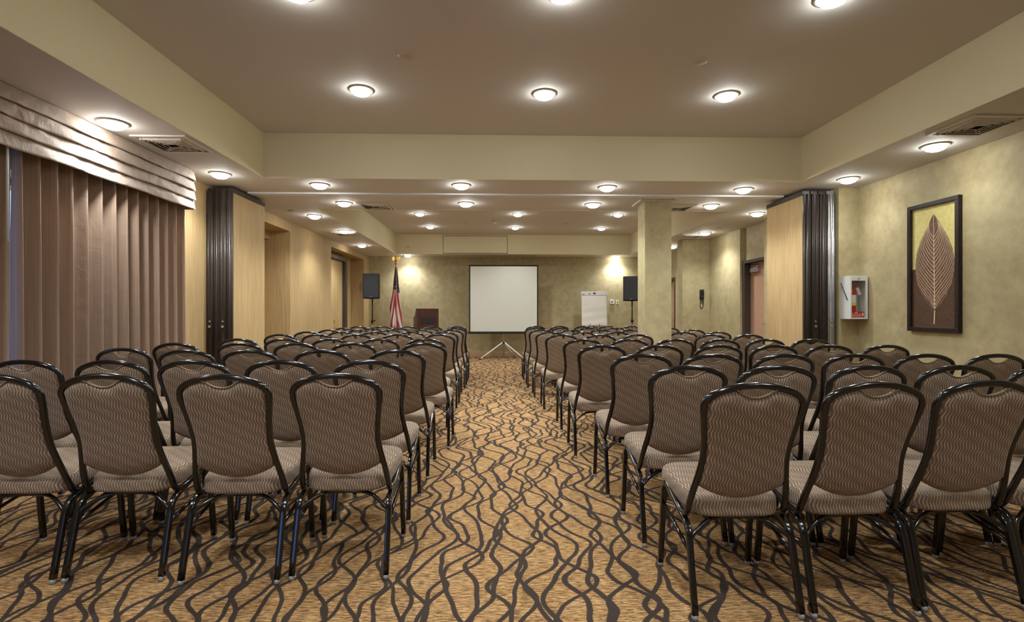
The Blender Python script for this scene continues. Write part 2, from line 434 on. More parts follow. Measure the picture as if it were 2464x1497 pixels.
struct('door_handle', b, M['gold'], d3)

# ------------------------------------------------------------------ banquet chair (built once, then copied with its parts)
FB = [(.203, .12, .398), (.203, .03, .378), (.202, -.05, .362), (.2005, -.088, .368), (.199, -.112, .405), (.190, -.138, .475), (.175, -.164, .555), (.1675, -.184, .625),
      (.172, -.207, .70), (.183, -.232, .775), (.191, -.249, .822), (.187, -.261, .858), (.163, -.271, .886), (.113, -.279, .907), (.057, -.283, .919), (0, -.284, .923)]
def frame_pts():
    R_ = smooth_path(FB, 4)
    return R_ + [Vector((-p.x, p.y, p.z)) for p in R_[-2::-1]]
def back_half_x(z):          # inner half width of the frame at height z
    P = smooth_path(FB, 6)
    for a, b_ in zip(P, P[1:]):
        if a.z > 0.4 and a.z <= z <= b_.z: return a.x + (b_.x - a.x) * (z - a.z) / max(1e-6, b_.z - a.z)
    return 0.0
def frame_top_z(x):
    P = smooth_path(FB, 6); best = 0.925
    for a, b_ in zip(P, P[1:]):
        if a.z > 0.84 and b_.x - 1e-6 <= abs(x) <= a.x + 1e-6: best = a.z + (b_.z - a.z) * (a.x - abs(x)) / max(1e-6, a.x - b_.x)
    return best
def frame_y(z):
    P = smooth_path(FB, 6)
    for a, b_ in zip(P, P[1:]):
        if a.z > 0.4 and a.z <= z <= b_.z: return a.y + (b_.y - a.y) * (z - a.z) / max(1e-6, b_.z - a.z)
    return -.284
def bot_z(x): return 0.445 + 0.062 * (abs(x) / 0.178) ** 2.0
def back_bm():
    bm = BM(); NX, NZ = 24, 18
    def grid(sgn):
        g = []
        for j in range(NZ + 1):
            row = []
            for i in range(NX + 1):
                s = -1 + 2 * i / NX; t = j / NZ
                z = 0.5 + t * 0.40
                for _ in range(4):
                    hx = max(back_half_x(min(z, 0.899)), 0.02) - 0.004
                    if t > 0.9: hx = hx * 1.0
                    x = s * min(hx, 0.178)
                    zt = frame_top_z(x) - 0.008 - (0.040 * math.cos(x / 0.074 * PI / 2) ** 0.8 if abs(x) < 0.074 else 0)
                    z = bot_z(x) + t * (zt - bot_z(x))
                y = frame_y(z)
                e = max(0.0, (1 - abs(s) ** 6)) * max(0.0, 1 - (abs(2 * t - 1)) ** 10)
                row.append(bm.verts.new((x, y + sgn * (0.004 + 0.018 * e ** 0.5), z)))
            g.append(row)
        return g
    A = grid(-1); B = grid(1)
    for j in range(NZ):
        for i in range(NX):
            for G, rv in ((A, False), (B, True)):
                q = (G[j][i], G[j][i + 1], G[j + 1][i + 1], G[j + 1][i]); f = bm.faces.new(q[::-1] if rv else q); f.smooth = True
    ring = lambda G: G[0] + [G[j][NX] for j in range(1, NZ + 1)] + G[NZ][NX - 1::-1] + [G[j][0] for j in range(NZ - 1, 0, -1)]
    ra, rb = ring(A), ring(B); n = len(ra)
    for i in range(n):
        f = bm.faces.new((ra[i], rb[i], rb[(i + 1) % n], ra[(i + 1) % n])); f.smooth = True
    bmesh.ops.recalc_face_normals(bm, faces=bm.faces)
    return bm
def seat_bm():
    bm = BM()
    out = []
    N = 56
    for k in range(N):          # rounded trapezoid outline
        a = 2 * PI * k / N
        ex = 0.34
        cx = math.copysign(abs(math.cos(a)) ** ex, math.cos(a)); cy = math.copysign(abs(math.sin(a)) ** ex, math.sin(a))
        y = 0.062 + cy * 0.197
        t = (y + 0.135) / 0.394
        out.append((cx * (0.180 + 0.034 * min(1, t * 1.4)), y))
    def zc(y): return 0.385 + (y + 0.135) * 0.105      # cushion bottom plane
    prof = [(0.93, 0.0), (0.99, 0.006), (1.0, 0.016), (1.0, 0.05), (0.99, 0.062), (0.96, 0.072), (0.90, 0.080), (0.75, 0.087), (0.5, 0.091), (0.2, 0.092)]
    rings = []
    for s, h in prof:
        rings.append([bm.verts.new((x * s, 0.062 + (y - 0.062) * s, zc(y) + h - 0.02)) for x, y in out])
    for a, b_ in zip(rings, rings[1:]):
        for k in range(N):
            f = bm.faces.new((a[k], a[(k + 1) % N], b_[(k + 1) % N], b_[k])); f.smooth = True
    bm.faces.new(rings[0][::-1]); f = bm.faces.new(rings[-1]); f.smooth = True
    bmesh.ops.recalc_face_normals(bm, faces=bm.faces)
    return bm
def make_chair():
    root = bpy.data.objects.new('banquet_chair', None); COL.objects.link(root); root.empty_display_size = 0.1
    new_obj('seat', seat_bm(), M['fabric'], root)
    bk = new_obj('backrest', back_bm(), M['fabric'], root)
    b = BM(); pts = []
    for i in range(17):
        x = -0.078 + 0.156 * i / 16; z = frame_top_z(x) - 0.009 - (0.040 * math.cos(x / 0.074 * PI / 2) ** 0.8 if abs(x) < 0.074 else 0)
        pts.append((x, frame_y(z) - 0.010, z))
    tube(b, pts, 0.0028, 6); new_obj('piping', b, M['piping'], bk)
    b = BM(); tube(b, frame_pts(), 0.0127, 12, flat=1.0, sq=0.8, up0=(1, 0, 0)); new_obj('back_frame', b, M['black_metal'], root)
    for s in (-1, 1):
        b = BM(); P = smooth_path([(s * .209, .225, .02), (s * .207, .205, .20), (s * .206, .188, .36), (s * .205, .172, .405), (s * .204, .145, .418)], 3)
        tube(b, P, 0.0124, 16, flat=0.95, sq=0.32, up0=(1, 0, 0)); lg = new_obj('leg', b, M['black_metal'], root)
        b = BM(); cyl(b, (s * .209, .227, 0), (s * .209, .226, .020), .0130, .0125, 12); new_obj('glide', b, M['glide'], lg)
        b = BM(); cyl(b, (s * .207, .208 - .016, .235), (s * .207, .208 - .008, .235), .006, seg=8); new_obj('bolt', b, M['bolt'], lg)
        b = BM(); P = smooth_path([(s * .205, -.085, .345), (s * .206, -.118, .332), (s * .207, -.143, .300), (s * .208, -.165, .22), (s * .210, -.215, .02)], 3)
        tube(b, P, 0.0124, 16, flat=0.95, sq=0.32, up0=(1, 0, 0)); lg = new_obj('leg', b, M['black_metal'], root)
        b = BM(); cyl(b, (s * .210, -.217, 0), (s * .210, -.214, .020), .0130, .0125, 12); new_obj('glide', b, M['glide'], lg)
        b = BM(); tube(b, smooth_path([(s * .204, .150, .417), (s * .204, .09, .402), (s * .205, -.03, .362), (s * .205, -.09, .344)], 3), 0.0125, 12, flat=0.9, sq=0.6, up0=(1, 0, 0)); new_obj('seat_rail', b, M['black_metal'], root)
        b = BM(); cyl(b, (s * .206, .198, .315), (s * .208, -.160, .235), .0085, seg=8); new_obj('brace', b, M['black_metal'], root)
    b = BM(); tube(b, smooth_path([(-.206, -.148, .285), (-.17, -.13, .315), (-.10, -.10, .350), (0, -.09, .354), (.10, -.10, .350), (.17, -.13, .315), (.206, -.148, .285)], 3), 0.009, 8)
    new_obj('stretcher', b, M['black_metal'], root)
    return root
def dup(root, loc, rz):
    r = root.copy(); COL.objects.link(r); r.location = loc; r.rotation_euler = (0, 0, rz)
    for ch in list(root.children):
        c = ch.copy(); COL.objects.link(c); c.parent = r
        for g in ch.children:
            d = g.copy(); COL.objects.link(d); d.parent = c
    return r

LEFT_ROWS = [
    [(-0.704, 2.587), (-1.175, 2.56), (-1.705, 2.60), (-2.165, 2.59)],
    [(-0.709, 3.208), (-1.2, 3.223), (-1.684, 3.237), (-2.145, 3.251), (-2.627, 3.266)],
    [(-0.703, 3.998), (-1.233, 4.014), (-1.742, 4.029), (-2.196, 4.043), (-2.778, 4.251)],
    [(-0.628, 4.836), (-1.238, 4.854), (-1.736, 4.869), (-2.227, 4.884), (-2.783, 4.901)],
    [(-0.712, 5.569), (-1.181, 5.583), (-1.663, 5.598), (-2.14, 5.612), (-2.597, 5.626)],
    [(-0.695, 6.639), (-1.194, 6.654), (-1.688, 6.669), (-2.166, 6.683), (-2.604, 6.696)],
    [(-0.725, 7.49), (-1.165, 7.503), (-1.668, 7.519), (-2.125, 7.532), (-2.587, 7.546)],
    [(-0.695, 8.29), (-1.149, 8.303), (-1.618, 8.317), (-2.085, 8.332), (-2.539, 8.345)],
    [(-0.713, 9.141), (-1.13, 9.153), (-1.646, 9.169), (-2.113, 9.183), (-2.58, 9.197)],
    [(-0.746, 10.092), (-1.205, 10.106), (-1.646, 10.119), (-2.122, 10.133), (-2.581, 10.147)]]
RIGHT_ROWS = [
    [(0.985, 2.231), (1.455, 2.237), (1.93, 2.267), (2.39, 2.294)],
    [(0.968, 2.872), (1.428, 2.858), (1.86, 2.845), (2.285, 2.833), (2.73, 2.82)],
    [(0.935, 3.588), (1.374, 3.575), (1.85, 3.561), (2.288, 3.548), (2.715, 3.535), (3.15, 3.522)],
    [(0.862, 4.501), (1.328, 4.487), (1.811, 4.472), (2.251, 4.459), (2.704, 4.445), (3.167, 4.431)],
    [(0.875, 5.441), (1.312, 5.428), (1.766, 5.414), (2.199, 5.401), (2.615, 5.389), (3.073, 5.375)],
    [(0.793, 6.534), (1.24, 6.52), (1.673, 6.507), (2.587, 6.48), (3.02, 6.467)],
    [(0.748, 7.416), (1.177, 7.403), (1.635, 7.389), (2.562, 7.361), (3.026, 7.347)],
    [(0.709, 8.297), (1.143, 8.284), (1.595, 8.271), (2.061, 8.257), (3.021, 8.228)],
    [(0.69, 9.297), (1.125, 9.286), (1.601, 9.271), (2.073, 9.257), (2.972, 9.229)],
    [(0.76, 10.246), (1.214, 10.233), (1.662, 10.219), (2.131, 10.205), (2.59, 10.191)]]
ORD = ['nearest', 'second', 'third', 'fourth', 'fifth', 'sixth', 'seventh', 'eighth', 'ninth', 'farthest']
POS = ['on the aisle', 'second from the aisle', 'third from the aisle', 'fourth from the aisle', 'fifth from the aisle', 'sixth from the aisle']
chair0 = make_chair(); used = False
MIN = 0.452
for side, rows in (('left', LEFT_ROWS), ('right', RIGHT_ROWS)):
    for ri, row in enumerate(rows):
        xs = [p[0] for p in row]
        for _ in range(60):
            for i in range(len(xs) - 1):
                d = abs(xs[i + 1] - xs[i])
                if d < MIN:
                    s = 1 if xs[i + 1] > xs[i] else -1; h = (MIN - d) / 2
                    xs[i] -= s * h * 0.6; xs[i + 1] += s * h * 1.4
        for ci, (x, (_, y)) in enumerate(zip(xs, row)):
            rz = math.radians(random.uniform(-0.7, 0.7))
            if not used: c = chair0; c.location = (x, y, 0); c.rotation_euler = (0, 0, rz); used = True
            else: c = dup(chair0, (x, y, 0), rz)
            end = ci == len(xs) - 1
            where = POS[ci] + (', last one' if end and ci > 0 and False else '')
            rn = ORD[ri] + ' row' if ri in (0, 9) else ORD[ri] + ' row from the front of the photo'
            rn = {0: 'nearest row', 9: 'farthest row'}.get(ri, ORD[ri] + '-nearest row')
            tag(c, 'brown zigzag banquet chair, black frame, %s block, %s, %s' % (side, rn, where), 'chair', 'banquet chairs in the %s block' % side)

# ------------------------------------------------------------------ curtains and valance at the left window
def curtain(name, label, y0, y1, x0, z0, z1, pitch, amp, seed, tie=None):
    rnd = random.Random(seed); bm = BM(); n = int((y1 - y0) / pitch * 12); nz = 14
    G = []
    offs = [rnd.uniform(-1, 1) for _ in range(200)]
    for side in (0, 1):
        g = []
        for j in range(nz + 1):
            t = j / nz; z = z0 + (z1 - z0) * t; row = []
            for i in range(n + 1):
                s = (y1 - y0) * i / n
                q = s / pitch; k = int(q); fr = q - k
                o0, o1 = offs[k], offs[k + 1]; jit = (o0 + (o1 - o0) * fr)
                ph = 2 * PI * (q + 0.16 * jit * (1.2 - t))
                wv = math.sin(ph + 0.55 * math.sin(ph + 0.6))
                a = amp * (1.0 + 0.25 * jit) * (1.05 - 0.25 * t)
                y = y0 + s + 0.018 * math.cos(ph) + 0.012 * jit * (1 - t)
                if tie: y += tie(s, t)
                row.append(bm.verts.new((x0 + a * wv - side * 0.004, y, z)))
            g.append(row)
        G.append(g)
    for g, rv in ((G[0], 1), (G[1], 0)):
        for j in range(nz):
            for i in range(n):
                q = (g[j][i], g[j][i + 1], g[j + 1][i + 1], g[j + 1][i]); f = bm.faces.new(q[::-1] if rv else q); f.smooth = True
    for i in (0, n):
        for j in range(nz):
            q = (G[0][j][i], G[0][j + 1][i], G[1][j + 1][i], G[1][j][i]); bm.faces.new(q)
    for j in (0, nz):
        for i in range(n):
            q = (G[0][j][i], G[0][j][i + 1], G[1][j][i + 1], G[1][j][i]); bm.faces.new(q)
    bmesh.ops.recalc_face_normals(bm, faces=bm.faces)
    return tag(new_obj(name, bm, M['drape']), label, 'curtain')
curtain('curtain', 'long brown pleated curtain right of the wand, hanging to the carpet', 3.62, 5.52, -3.27, 0.015, 2.62, 0.143, 0.074, 4)
curtain('curtain', 'strip of brown pleated curtain left of the wand at the photo edge', 0.2, 3.50, -3.27, 0.015, 2.62, 0.143, 0.074, 9, tie=lambda s, t: 0.05 * t * max(0, (s - 2.9) / 0.4))
b = BM(); box(b, -3.30, -3.20, 0.15, 5.54, 2.625, 2.66); t = new_obj('curtain_rail', b, M['vent']); tag(t, 'pale traverse rail hidden behind the curtain valance', 'rail')
b = BM(); cyl(b, (-3.195, 3.52, 2.62), (-3.19, 3.52, 1.66), 0.007, seg=8)
tag(new_obj('curtain_wand', b, M['white_paint']), 'thin white pull wand hanging over the gap in the curtain', 'wand')

root = thing('valance', 'wide brown satin valance of crumpled horizontal folds above the curtain', 'valance')
zs = [2.275, 2.375, 2.475, 2.575, 2.686]
rnd = random.Random(5)
for k in range(4):
    bm = BM(); zb, zt = zs[k], zs[k + 1] + (0.025 if k < 3 else 0)
    Y0v, Y1v = 0.1, 5.60; n = 220; m_ = 8
    bulge = 0.005
    fr = []
    ph = [rnd.uniform(0, 6) for _ in range(6)]
    for j in range(m_ + 1):
        t = j / m_; row = []
        for i in range(n + 1):
            y = Y0v + (Y1v - Y0v) * i / n
            wob = 0.004 * math.sin(y * 9 + ph[0] + 2 * t) + 0.0035 * math.sin(y * 23 + ph[1] + 5 * t) * math.sin(y * 3.1 + ph[4]) + 0.003 * math.sin(y * 47 + ph[2] - 6 * t) * math.sin(y * 5.3 + ph[5])
            x = -3.17 + 0.014 * (1 - t) + bulge * math.sin(PI * t) + wob * (1 - 0.4 * t) - 0.012 * t
            row.append((x, y, zb + (zt - zb) * t + 0.003 * math.sin(y * 7 + ph[3]) * (1 - t)))
        fr.append(row)
    F = [[bm.verts.new(p) for p in r] for r in fr]
    Bk = [[bm.verts.new((p[0] - 0.005, p[1], p[2])) for p in r] for r in fr]
    for j in range(m_):
        for i in range(n):
            f = bm.faces.new((F[j][i], F[j + 1][i], F[j + 1][i + 1], F[j][i + 1])); f.smooth = True
            f = bm.faces.new((Bk[j][i], Bk[j][i + 1], Bk[j + 1][i + 1], Bk[j + 1][i])); f.smooth = True
    for i in range(n):
        bm.faces.new((F[0][i], F[0][i + 1], Bk[0][i + 1], Bk[0][i]))
    for j in range(m_):
        bm.faces.new((F[j][n], F[j + 1][n], Bk[j + 1][n], Bk[j][n]))
    # return to the wall at the far end
    box(bm, -3.395, -3.172, 5.59, 5.60, zb, zt - 0.004)
    bmesh.ops.recalc_face_normals(bm, faces=bm.faces)
    new_obj('fold', bm, M['valance'], root)

# ------------------------------------------------------------------ folded operable partitions and their track
def partition(name, label, xa, xb, sgn, y0, y1, chrome_last):
    # xa = room-side face, xb = side against the wall; sgn = +1 when the wall lies at larger x
    root = thing(name, label, 'partition')
    n = 4; W = abs(xb - xa); pw = W / n
    for k in range(n):
        a = xa + sgn * k * pw; e = a + sgn * (pw * 0.80)
        x0, x1 = min(a, e), max(a, e)
        b = BM(); box(b, x0, x1, y0 + 0.025, y1 - 0.025, 0.05, 2.60, 0.003)
        p = new_obj('panel', b, M['grass'] if k == 0 else M['bronze'], root)
        if k == 0:
            tag_part(p, 'straw-coloured grasscloth panel face')
        b = BM(); box(b, x0 - 0.002, x1 + 0.002, y0, y0 + 0.026, 0.02, 2.62, 0.004)
        xm = (x0 + x1) / 2
        box(b, x0 - 0.003, x1 + 0.003, y0 + 0.02, y1 - 0.02, 2.60, 2.655)
        if k % 2 == 0: tube(b, [(xm, y0 - 0.002, 0.03), (xm, y0 - 0.002, 2.61)], 0.017, 12)
        else:
            for q in (-0.016, 0.016): tube(b, [(xm + q, y0 - 0.001, 0.03), (xm + q, y0 - 0.001, 2.61)], 0.007, 8)
        for q in (-1, 1): tube(b, [(xm + q * (x1 - x0) * 0.44, y0 - 0.001, 0.03), (xm + q * (x1 - x0) * 0.44, y0 - 0.001, 2.615)], 0.006, 8)
        new_obj('edge_profile', b, M['chrome'] if (chrome_last and k == n - 1) else M['bronze'], p)
        b = BM()
        if k % 2 == 0:
            box(b, xm - 0.007, xm + 0.007, y0 - 0.023, y0 - 0.012, 1.155, 1.235, 0.002); box(b, xm - 0.009, xm + 0.009, y0 - 0.023, y0 - 0.012, 1.07, 1.11, 0.003)
            new_obj('latch_slot', b, M['dark_gap'], p)
        else:
            cyl(b, (xm, y0 - 0.002, 1.03), (xm, y0 - 0.02, 1.03), 0.016, seg=14); cyl(b, (xm, y0 - 0.002, 1.09), (xm, y0 - 0.012, 1.09), 0.012, seg=12)
            new_obj('latch_knob', b, M['chrome'], p)
        # the dark gap between two panels
        g0, g1 = e, a + sgn * pw
        b = BM(); box(b, min(g0, g1) + 0.003, max(g0, g1) - 0.003, y0 + 0.012, y1 - 0.02, 0.04, 2.62); new_obj('seal', b, M['dark_gap'], p)
        b = BM(); ym = (y0 + y1) / 2; cyl(b, (xm, ym, 2.65), (xm, ym, 2.689), 0.014, seg=10); new_obj('hanger', b, M['steel_dark'], p)
    return root
def tag_part(o, label): o['label'] = label; return o
partition('folded_partition', 'folded room-divider panels stacked at left of the track, nearest the curtain', -3.085, -3.385, -1, 6.22, 7.10, False)
partition('folded_partition', 'folded room-divider panels stacked at right, beside the extinguisher cabinet pilaster', 3.68, 4.07, 1, 6.16, 7.04, True)
b = BM(); yt = 6.63
for q in (-0.035, 0.035): box(b, -3.08 if q else 0, 3.675, yt + q - 0.014, yt + q + 0.014, ZS - 0.022, ZS - 0.0005, 0.002)
box(b, -3.08, 3.675, yt - 0.021, yt + 0.021, ZS - 0.006, ZS - 0.0005)
tag(new_obj('partition_track', b, M['track']), 'silver aluminium sliding track running across the soffit between the folded partitions', 'track')

# ------------------------------------------------------------------ downlights
def make_light():
    root = bpy.data.objects.new('downlight', None); COL.objects.link(root); root.empty_display_size = 0.1
    b = BM(); lathe(b, [(0.082, -0.0005), (0.112, -0.0005), (0.112, -0.006), (0.098, -0.012), (0.084, -0.010), (0.082, -0.0005)], seg=32, cap=False); new_obj('trim_ring', b, M['trim_ring'], root)
    b = BM(); lathe(b, [(0.083, -0.002), (0.081, -0.022), (0.070, -0.038), (0.045, -0.049), (0.015, -0.053), (0.00001, -0.0535)], seg=32); new_obj('lens', b, M['lens'], root)
    ld = bpy.data.lights.new('lamp', 'SPOT'); ld.energy = LAMP_W; ld.spot_size = math.radians(142); ld.spot_blend = 1.0; ld.shadow_soft_size = 0.06; ld.color = (0.92, 0.97, 1.0)
    lo = bpy.data.objects.new('lamp', ld); COL.objects.link(lo); lo.location = (0, 0, -0.10); lo.parent = root
    return root
LIGHTS = [
 (272, 295, ZS, 'bright recessed downlight beside the valance, left of the near air vent'),
 (530, 418, ZS, 'recessed downlight just past the valance end, before the left partition'),
 (769, 444, ZS, 'leftmost of four recessed downlights on the soffit before the silver track'),
 (1110, 445, ZS, 'second from left of four recessed downlights before the silver track'),
 (1461, 450, ZS, 'third from left of four recessed downlights before the silver track'),
 (1789, 455, ZS, 'rightmost of four recessed downlights on the soffit before the silver track'),
 (2041, 430, ZS, 'recessed downlight on the right soffit above the extinguisher cabinet'),
 (2251, 350, ZS, 'recessed downlight on the right soffit beside the near right air vent'),
 (828, 488, ZS, 'leftmost of four recessed downlights just beyond the silver track'),
 (1121, 489, ZS, 'second from left of four recessed downlights just beyond the silver track'),
 (1427, 491, ZS, 'recessed downlight beyond the silver track, just left of the square pillar'),
 (1711, 494, ZS, 'recessed downlight beyond the silver track, right of the square pillar'),
 (757, 519, ZS, 'nearest recessed downlight on the far room left soffit'),
 (829, 555, ZS, 'recessed downlight in front of the air vent on the far room left soffit'),
 (871, 590, ZS, 'farthest recessed downlight on the far room left soffit'),
 (1822, 513, ZS, 'recessed downlight on the far room right soffit touching the right partition'),
 (1697, 560, ZS, 'recessed downlight on the far room right soffit above the phone wall'),
 (1618, 593, ZS, 'small far recessed downlight seen just right of the square pillar'),
 (981, 614, ZS, 'recessed downlight by the far wall above the flag, casting a bright pool'),
 (1484, 617, ZS, 'recessed downlight by the far wall above the flip chart and speaker'),
 (1010, 514, ZC, 'left near downlight in the far raised ceiling'),
 (1246, 515, ZC, 'middle near downlight in the far raised ceiling'),
 (1487, 516, ZC, 'right near downlight in the far raised ceiling'),
 (1035, 545, ZC, 'left far downlight in the far raised ceiling'),
 (1240, 547, ZC, 'middle far downlight in the far raised ceiling'),
 (1447, 549, ZC, 'right far downlight in the far raised ceiling'),
 (869, 216, ZC, 'left one of three downlights across the near raised ceiling'),
 (1310, 225, ZC, 'middle one of three downlights across the near raised ceiling'),
 (1748, 229, ZC, 'right one of three downlights across the near raised ceiling'),
 (2005, -8, ZC, 'large downlight cut off by the top edge of the photo, upper right'),
 (715, -22, ZC, 'downlight at the top edge of the photo, upper left'),
 (1352, -20, ZC, 'downlight at the top edge of the photo, upper centre'),
]
L0 = make_light()
def light_copy(root, loc):
    r = root.copy(); COL.objects.link(r); r.location = loc
    for ch in root.children:
        c = ch.copy(); COL.objects.link(c); c.parent = r
    return r
for i, (u, v, z, lab) in enumerate(LIGHTS):
    x, y = at(u, v, z)
    if i == 0: o = L0; o.location = (x, y, z)
    else: o = light_copy(L0, (x, y, z))
    if y > 7:                                  # the far room is lit a little stronger
        for ch in o.children:
            if ch.type == 'LIGHT': ch.data = ch.data.copy(); ch.data.energy = LAMP_W * 1.25
    if u in (2041, 2251):                     # the two lamps over the right wall are the weaker ones
        for ch in o.children:
            if ch.type == 'LIGHT': ch.data = ch.data.copy(); ch.data.energy = LAMP_W * 0.30
    tag(o, lab, 'light', 'recessed ceiling downlights')
for x, y, z in ((-1.6, 1.2, ZC), (0.45, 1.2, ZC), (2.5, 1.2, ZC), (-2.9, 1.4, ZS), (-1.6, -0.6, ZC), (0.45, -0.6, ZC), (2.5, -0.6, ZC)):  # unseen downlights, added to brighten the near end of the room
    o = light_copy(L0, (x, y, z)); tag(o, 'added unseen downlight that brightens the near end of the room', 'light', 'added unseen downlights over the near end')

# ------------------------------------------------------------------ ceiling air vents, detectors
def vent(x, y, z, label, sx=0.46, sy=0.46, n=5):
    root = thing('air_vent', label, 'vent', (x, y, z), 0, 'ceiling air vents')
    b = BM(); hx, hy = sx / 2, sy / 2; t = 0.03
    for (x0, x1, y0, y1) in ((-hx, hx, -hy, -hy + t), (-hx, hx, hy - t, hy), (-hx, -hx + t, -hy + t, hy - t), (hx - t, hx, -hy + t, hy - t)): box(b, x0, x1, y0, y1, -0.014, -0.0005)
    new_obj('frame', b, M['vent'], root)
    b = BM(); box(b, -hx + t, hx - t, -hy + t, hy - t, -0.003, -0.0005); new_obj('duct_plate', b, M['vent_dark'], root)
    b = BM()
    st = (min(hx, hy) - t) / n
    for k in range(n - 1):
        a, c = hx - t - st * (k + 0.35), hy - t - st * (k + 0.35); d = st * 0.62
        for s in (-1, 1):                    # sloped blades around a square core
            prism(b, [(s * c, -0.004), (s * (c - 0.003), -0.004), (s * (c - d), -0.022), (s * (c - d + 0.004), -0.024)], 'x', -a, a)
            prism(b, [(s * a, -0.004), (s * (a - 0.003), -0.004), (s * (a - d), -0.022), (s * (a - d + 0.004), -0.024)], 'y', -c, c)
    new_obj('louvres', b, M['vent'], root)
vent(-2.85, 4.72, ZS, 'square louvred air vent in the near left soffit beside the valance')
vent(3.83, 4.06, ZS, 'square louvred air vent in the near right soffit above the leaf picture')
vent(-1.67, 7.38, ZS, 'square air vent on the soffit beyond the track, left of centre')
vent(2.55, 7.38, ZS, 'square air vent on the soffit partly hidden by the square pillar')
vent(-2.83, 10.03, ZS, 'square air vent on the far room left soffit behind a downlight')
vent(3.78, 10.12, ZS, 'square air vent on the far room right soffit near the phone')
vent(1.30, 13.83, ZS, 'left one of two long narrow air vents close to the far wall', 0.58, 0.22, 3)
vent(1.90, 13.83, ZS, 'right one of two long narrow air vents close to the far wall', 0.58, 0.22, 3)
M['disc'] = plain('detector_cover', (190, 176, 156), 0.5)
for u, v, z, lab in ((976, 134, ZC, 'flat round sprinkler cover in the near raised ceiling, left'), (1683, 148, ZC, 'flat round sprinkler cover in the near raised ceiling, right'),
                     (702, 507, ZS, 'flat round sprinkler cover above the left partition end'), (893, 592, ZS, 'small round sprinkler cover at the far end of the left soffit'),
                     (1731, 549, ZS, 'small round sprinkler cover on the far room right soffit'), (1121, 536, ZC, 'small round sprinkler cover in the far raised ceiling, left'),
                     (1361, 538, ZC, 'small round sprinkler cover in the far raised ceiling, right')):
    x, y = at(u, v, z); b = BM(); lathe(b, [(0.058, -0.0005), (0.058, -0.006), (0.05, -0.010), (0.00001, -0.011)], seg=28)
    o = new_obj('sprinkler_cover', b, M['disc']); o.location = (x, y, z); tag(o, lab, 'sprinkler', 'ceiling sprinkler covers')
x, y = at(1191, 531, ZC); root = thing('smoke_detector', 'small smoke detector hanging in the middle of the far raised ceiling', 'detector', (x, y, ZC))
b = BM(); lathe(b, [(0.07, -0.0005), (0.07, -0.02), (0.055, -0.028), (0.00001, -0.028)], seg=24); new_obj('base', b, M['disc'], root)
b = BM(); lathe(b, [(0.045, -0.028), (0.04, -0.06), (0.02, -0.07), (0.00001, -0.07)], seg=24); new_obj('sensor_head', b, M['vent'], root)
b = BM(); cyl(b, (-2.25, 13.487, 2.86), (-2.25, 13.44, 2.86), 0.012, seg=10); cyl(b, (-2.25, 13.44, 2.86), (-2.25, 13.435, 2.86), 0.022, seg=12)
tag(new_obj('sidewall_sprinkler', b, M['chrome']), 'tiny sidewall sprinkler on the tray edge above the flag', 'sprinkler')

# ------------------------------------------------------------------ projector screen on its tripod
def wx(u, Y): 
    a = (u - 1232) / F_PX; return Y * (a * math.cos(TH) + math.sin(TH)) / (math.cos(TH) - a * math.sin(TH))
SY = 13.42; sx = wx(1212, SY)
root = thing('projector_screen', 'white square projection screen with black borders on a silver tripod', 'screen', (sx, SY, 0))
hw = 0.885
b = BM(); box(b, -hw + 0.035, hw - 0.035, -0.062, -0.060, 0.70, 2.365); new_obj('screen_fabric', b, M['screen'], root)
b = BM()
for s in (-1, 1): box(b, min(s * hw, s * (hw - 0.035)), max(s * hw, s * (hw - 0.035)), -0.0635, -0.0585, 0.70, 2.385)
box(b, -hw + 0.035, hw - 0.035, -0.0635, -0.0585, 2.365, 2.385)
new_obj('black_border', b, M['dark_gap'], root)
b = BM(); box(b, -hw - 0.03, hw + 0.03, -0.085, -0.02, 0.645, 0.705, 0.012, seg=3); new_obj('screen_case', b, M['dark_gap'], root)
b = BM(); tube(b, [(-hw - 0.01, -0.06, 2.39), (hw + 0.01, -0.06, 2.39)], 0.011, 8); new_obj('top_bar', b, M['dark_gap'], root)
b = BM(); cyl(b, (0, 0, 0.08), (0, 0, 1.4), 0.014, seg=10); cyl(b, (0, 0, 1.4), (0, 0, 2.44), 0.010, seg=10)
tube(b, smooth_path([(0, 0, 2.44), (0, -0.02, 2.465), (0, -0.05, 2.45), (0, -0.06, 2.41)], 3), 0.008, 6); new_obj('pole', b, M['chrome'], root)
b = BM(); lathe(b, [(0.02, 0), (0.04, 0.005), (0.04, 0.035), (0.02, 0.05)], (0, 0, 0.39), 14); new_obj('hub', b, M['dark_gap'], root)
for ax, ay in ((-0.60, -0.28), (0.52, -0.34), (0.30, 0.34)):
    b = BM(); cyl(b, (ax * 0.05, ay * 0.05, 0.42), (ax, ay, 0.018), 0.015, seg=8); lg = new_obj('leg', b, M['track'], root)
    b = BM(); cyl(b, (ax * 0.97, ay * 0.97, 0.030), (ax * 1.03, ay * 1.03, 0.0), 0.019, seg=8); new_obj('foot_cap', b, M['dark_gap'], lg)
    b = BM(); cyl(b, (0.0, 0.0, 0.095), (ax * 0.5, ay * 0.5, 0.22), 0.006, seg=6); new_obj('brace', b, M['chrome'], root)

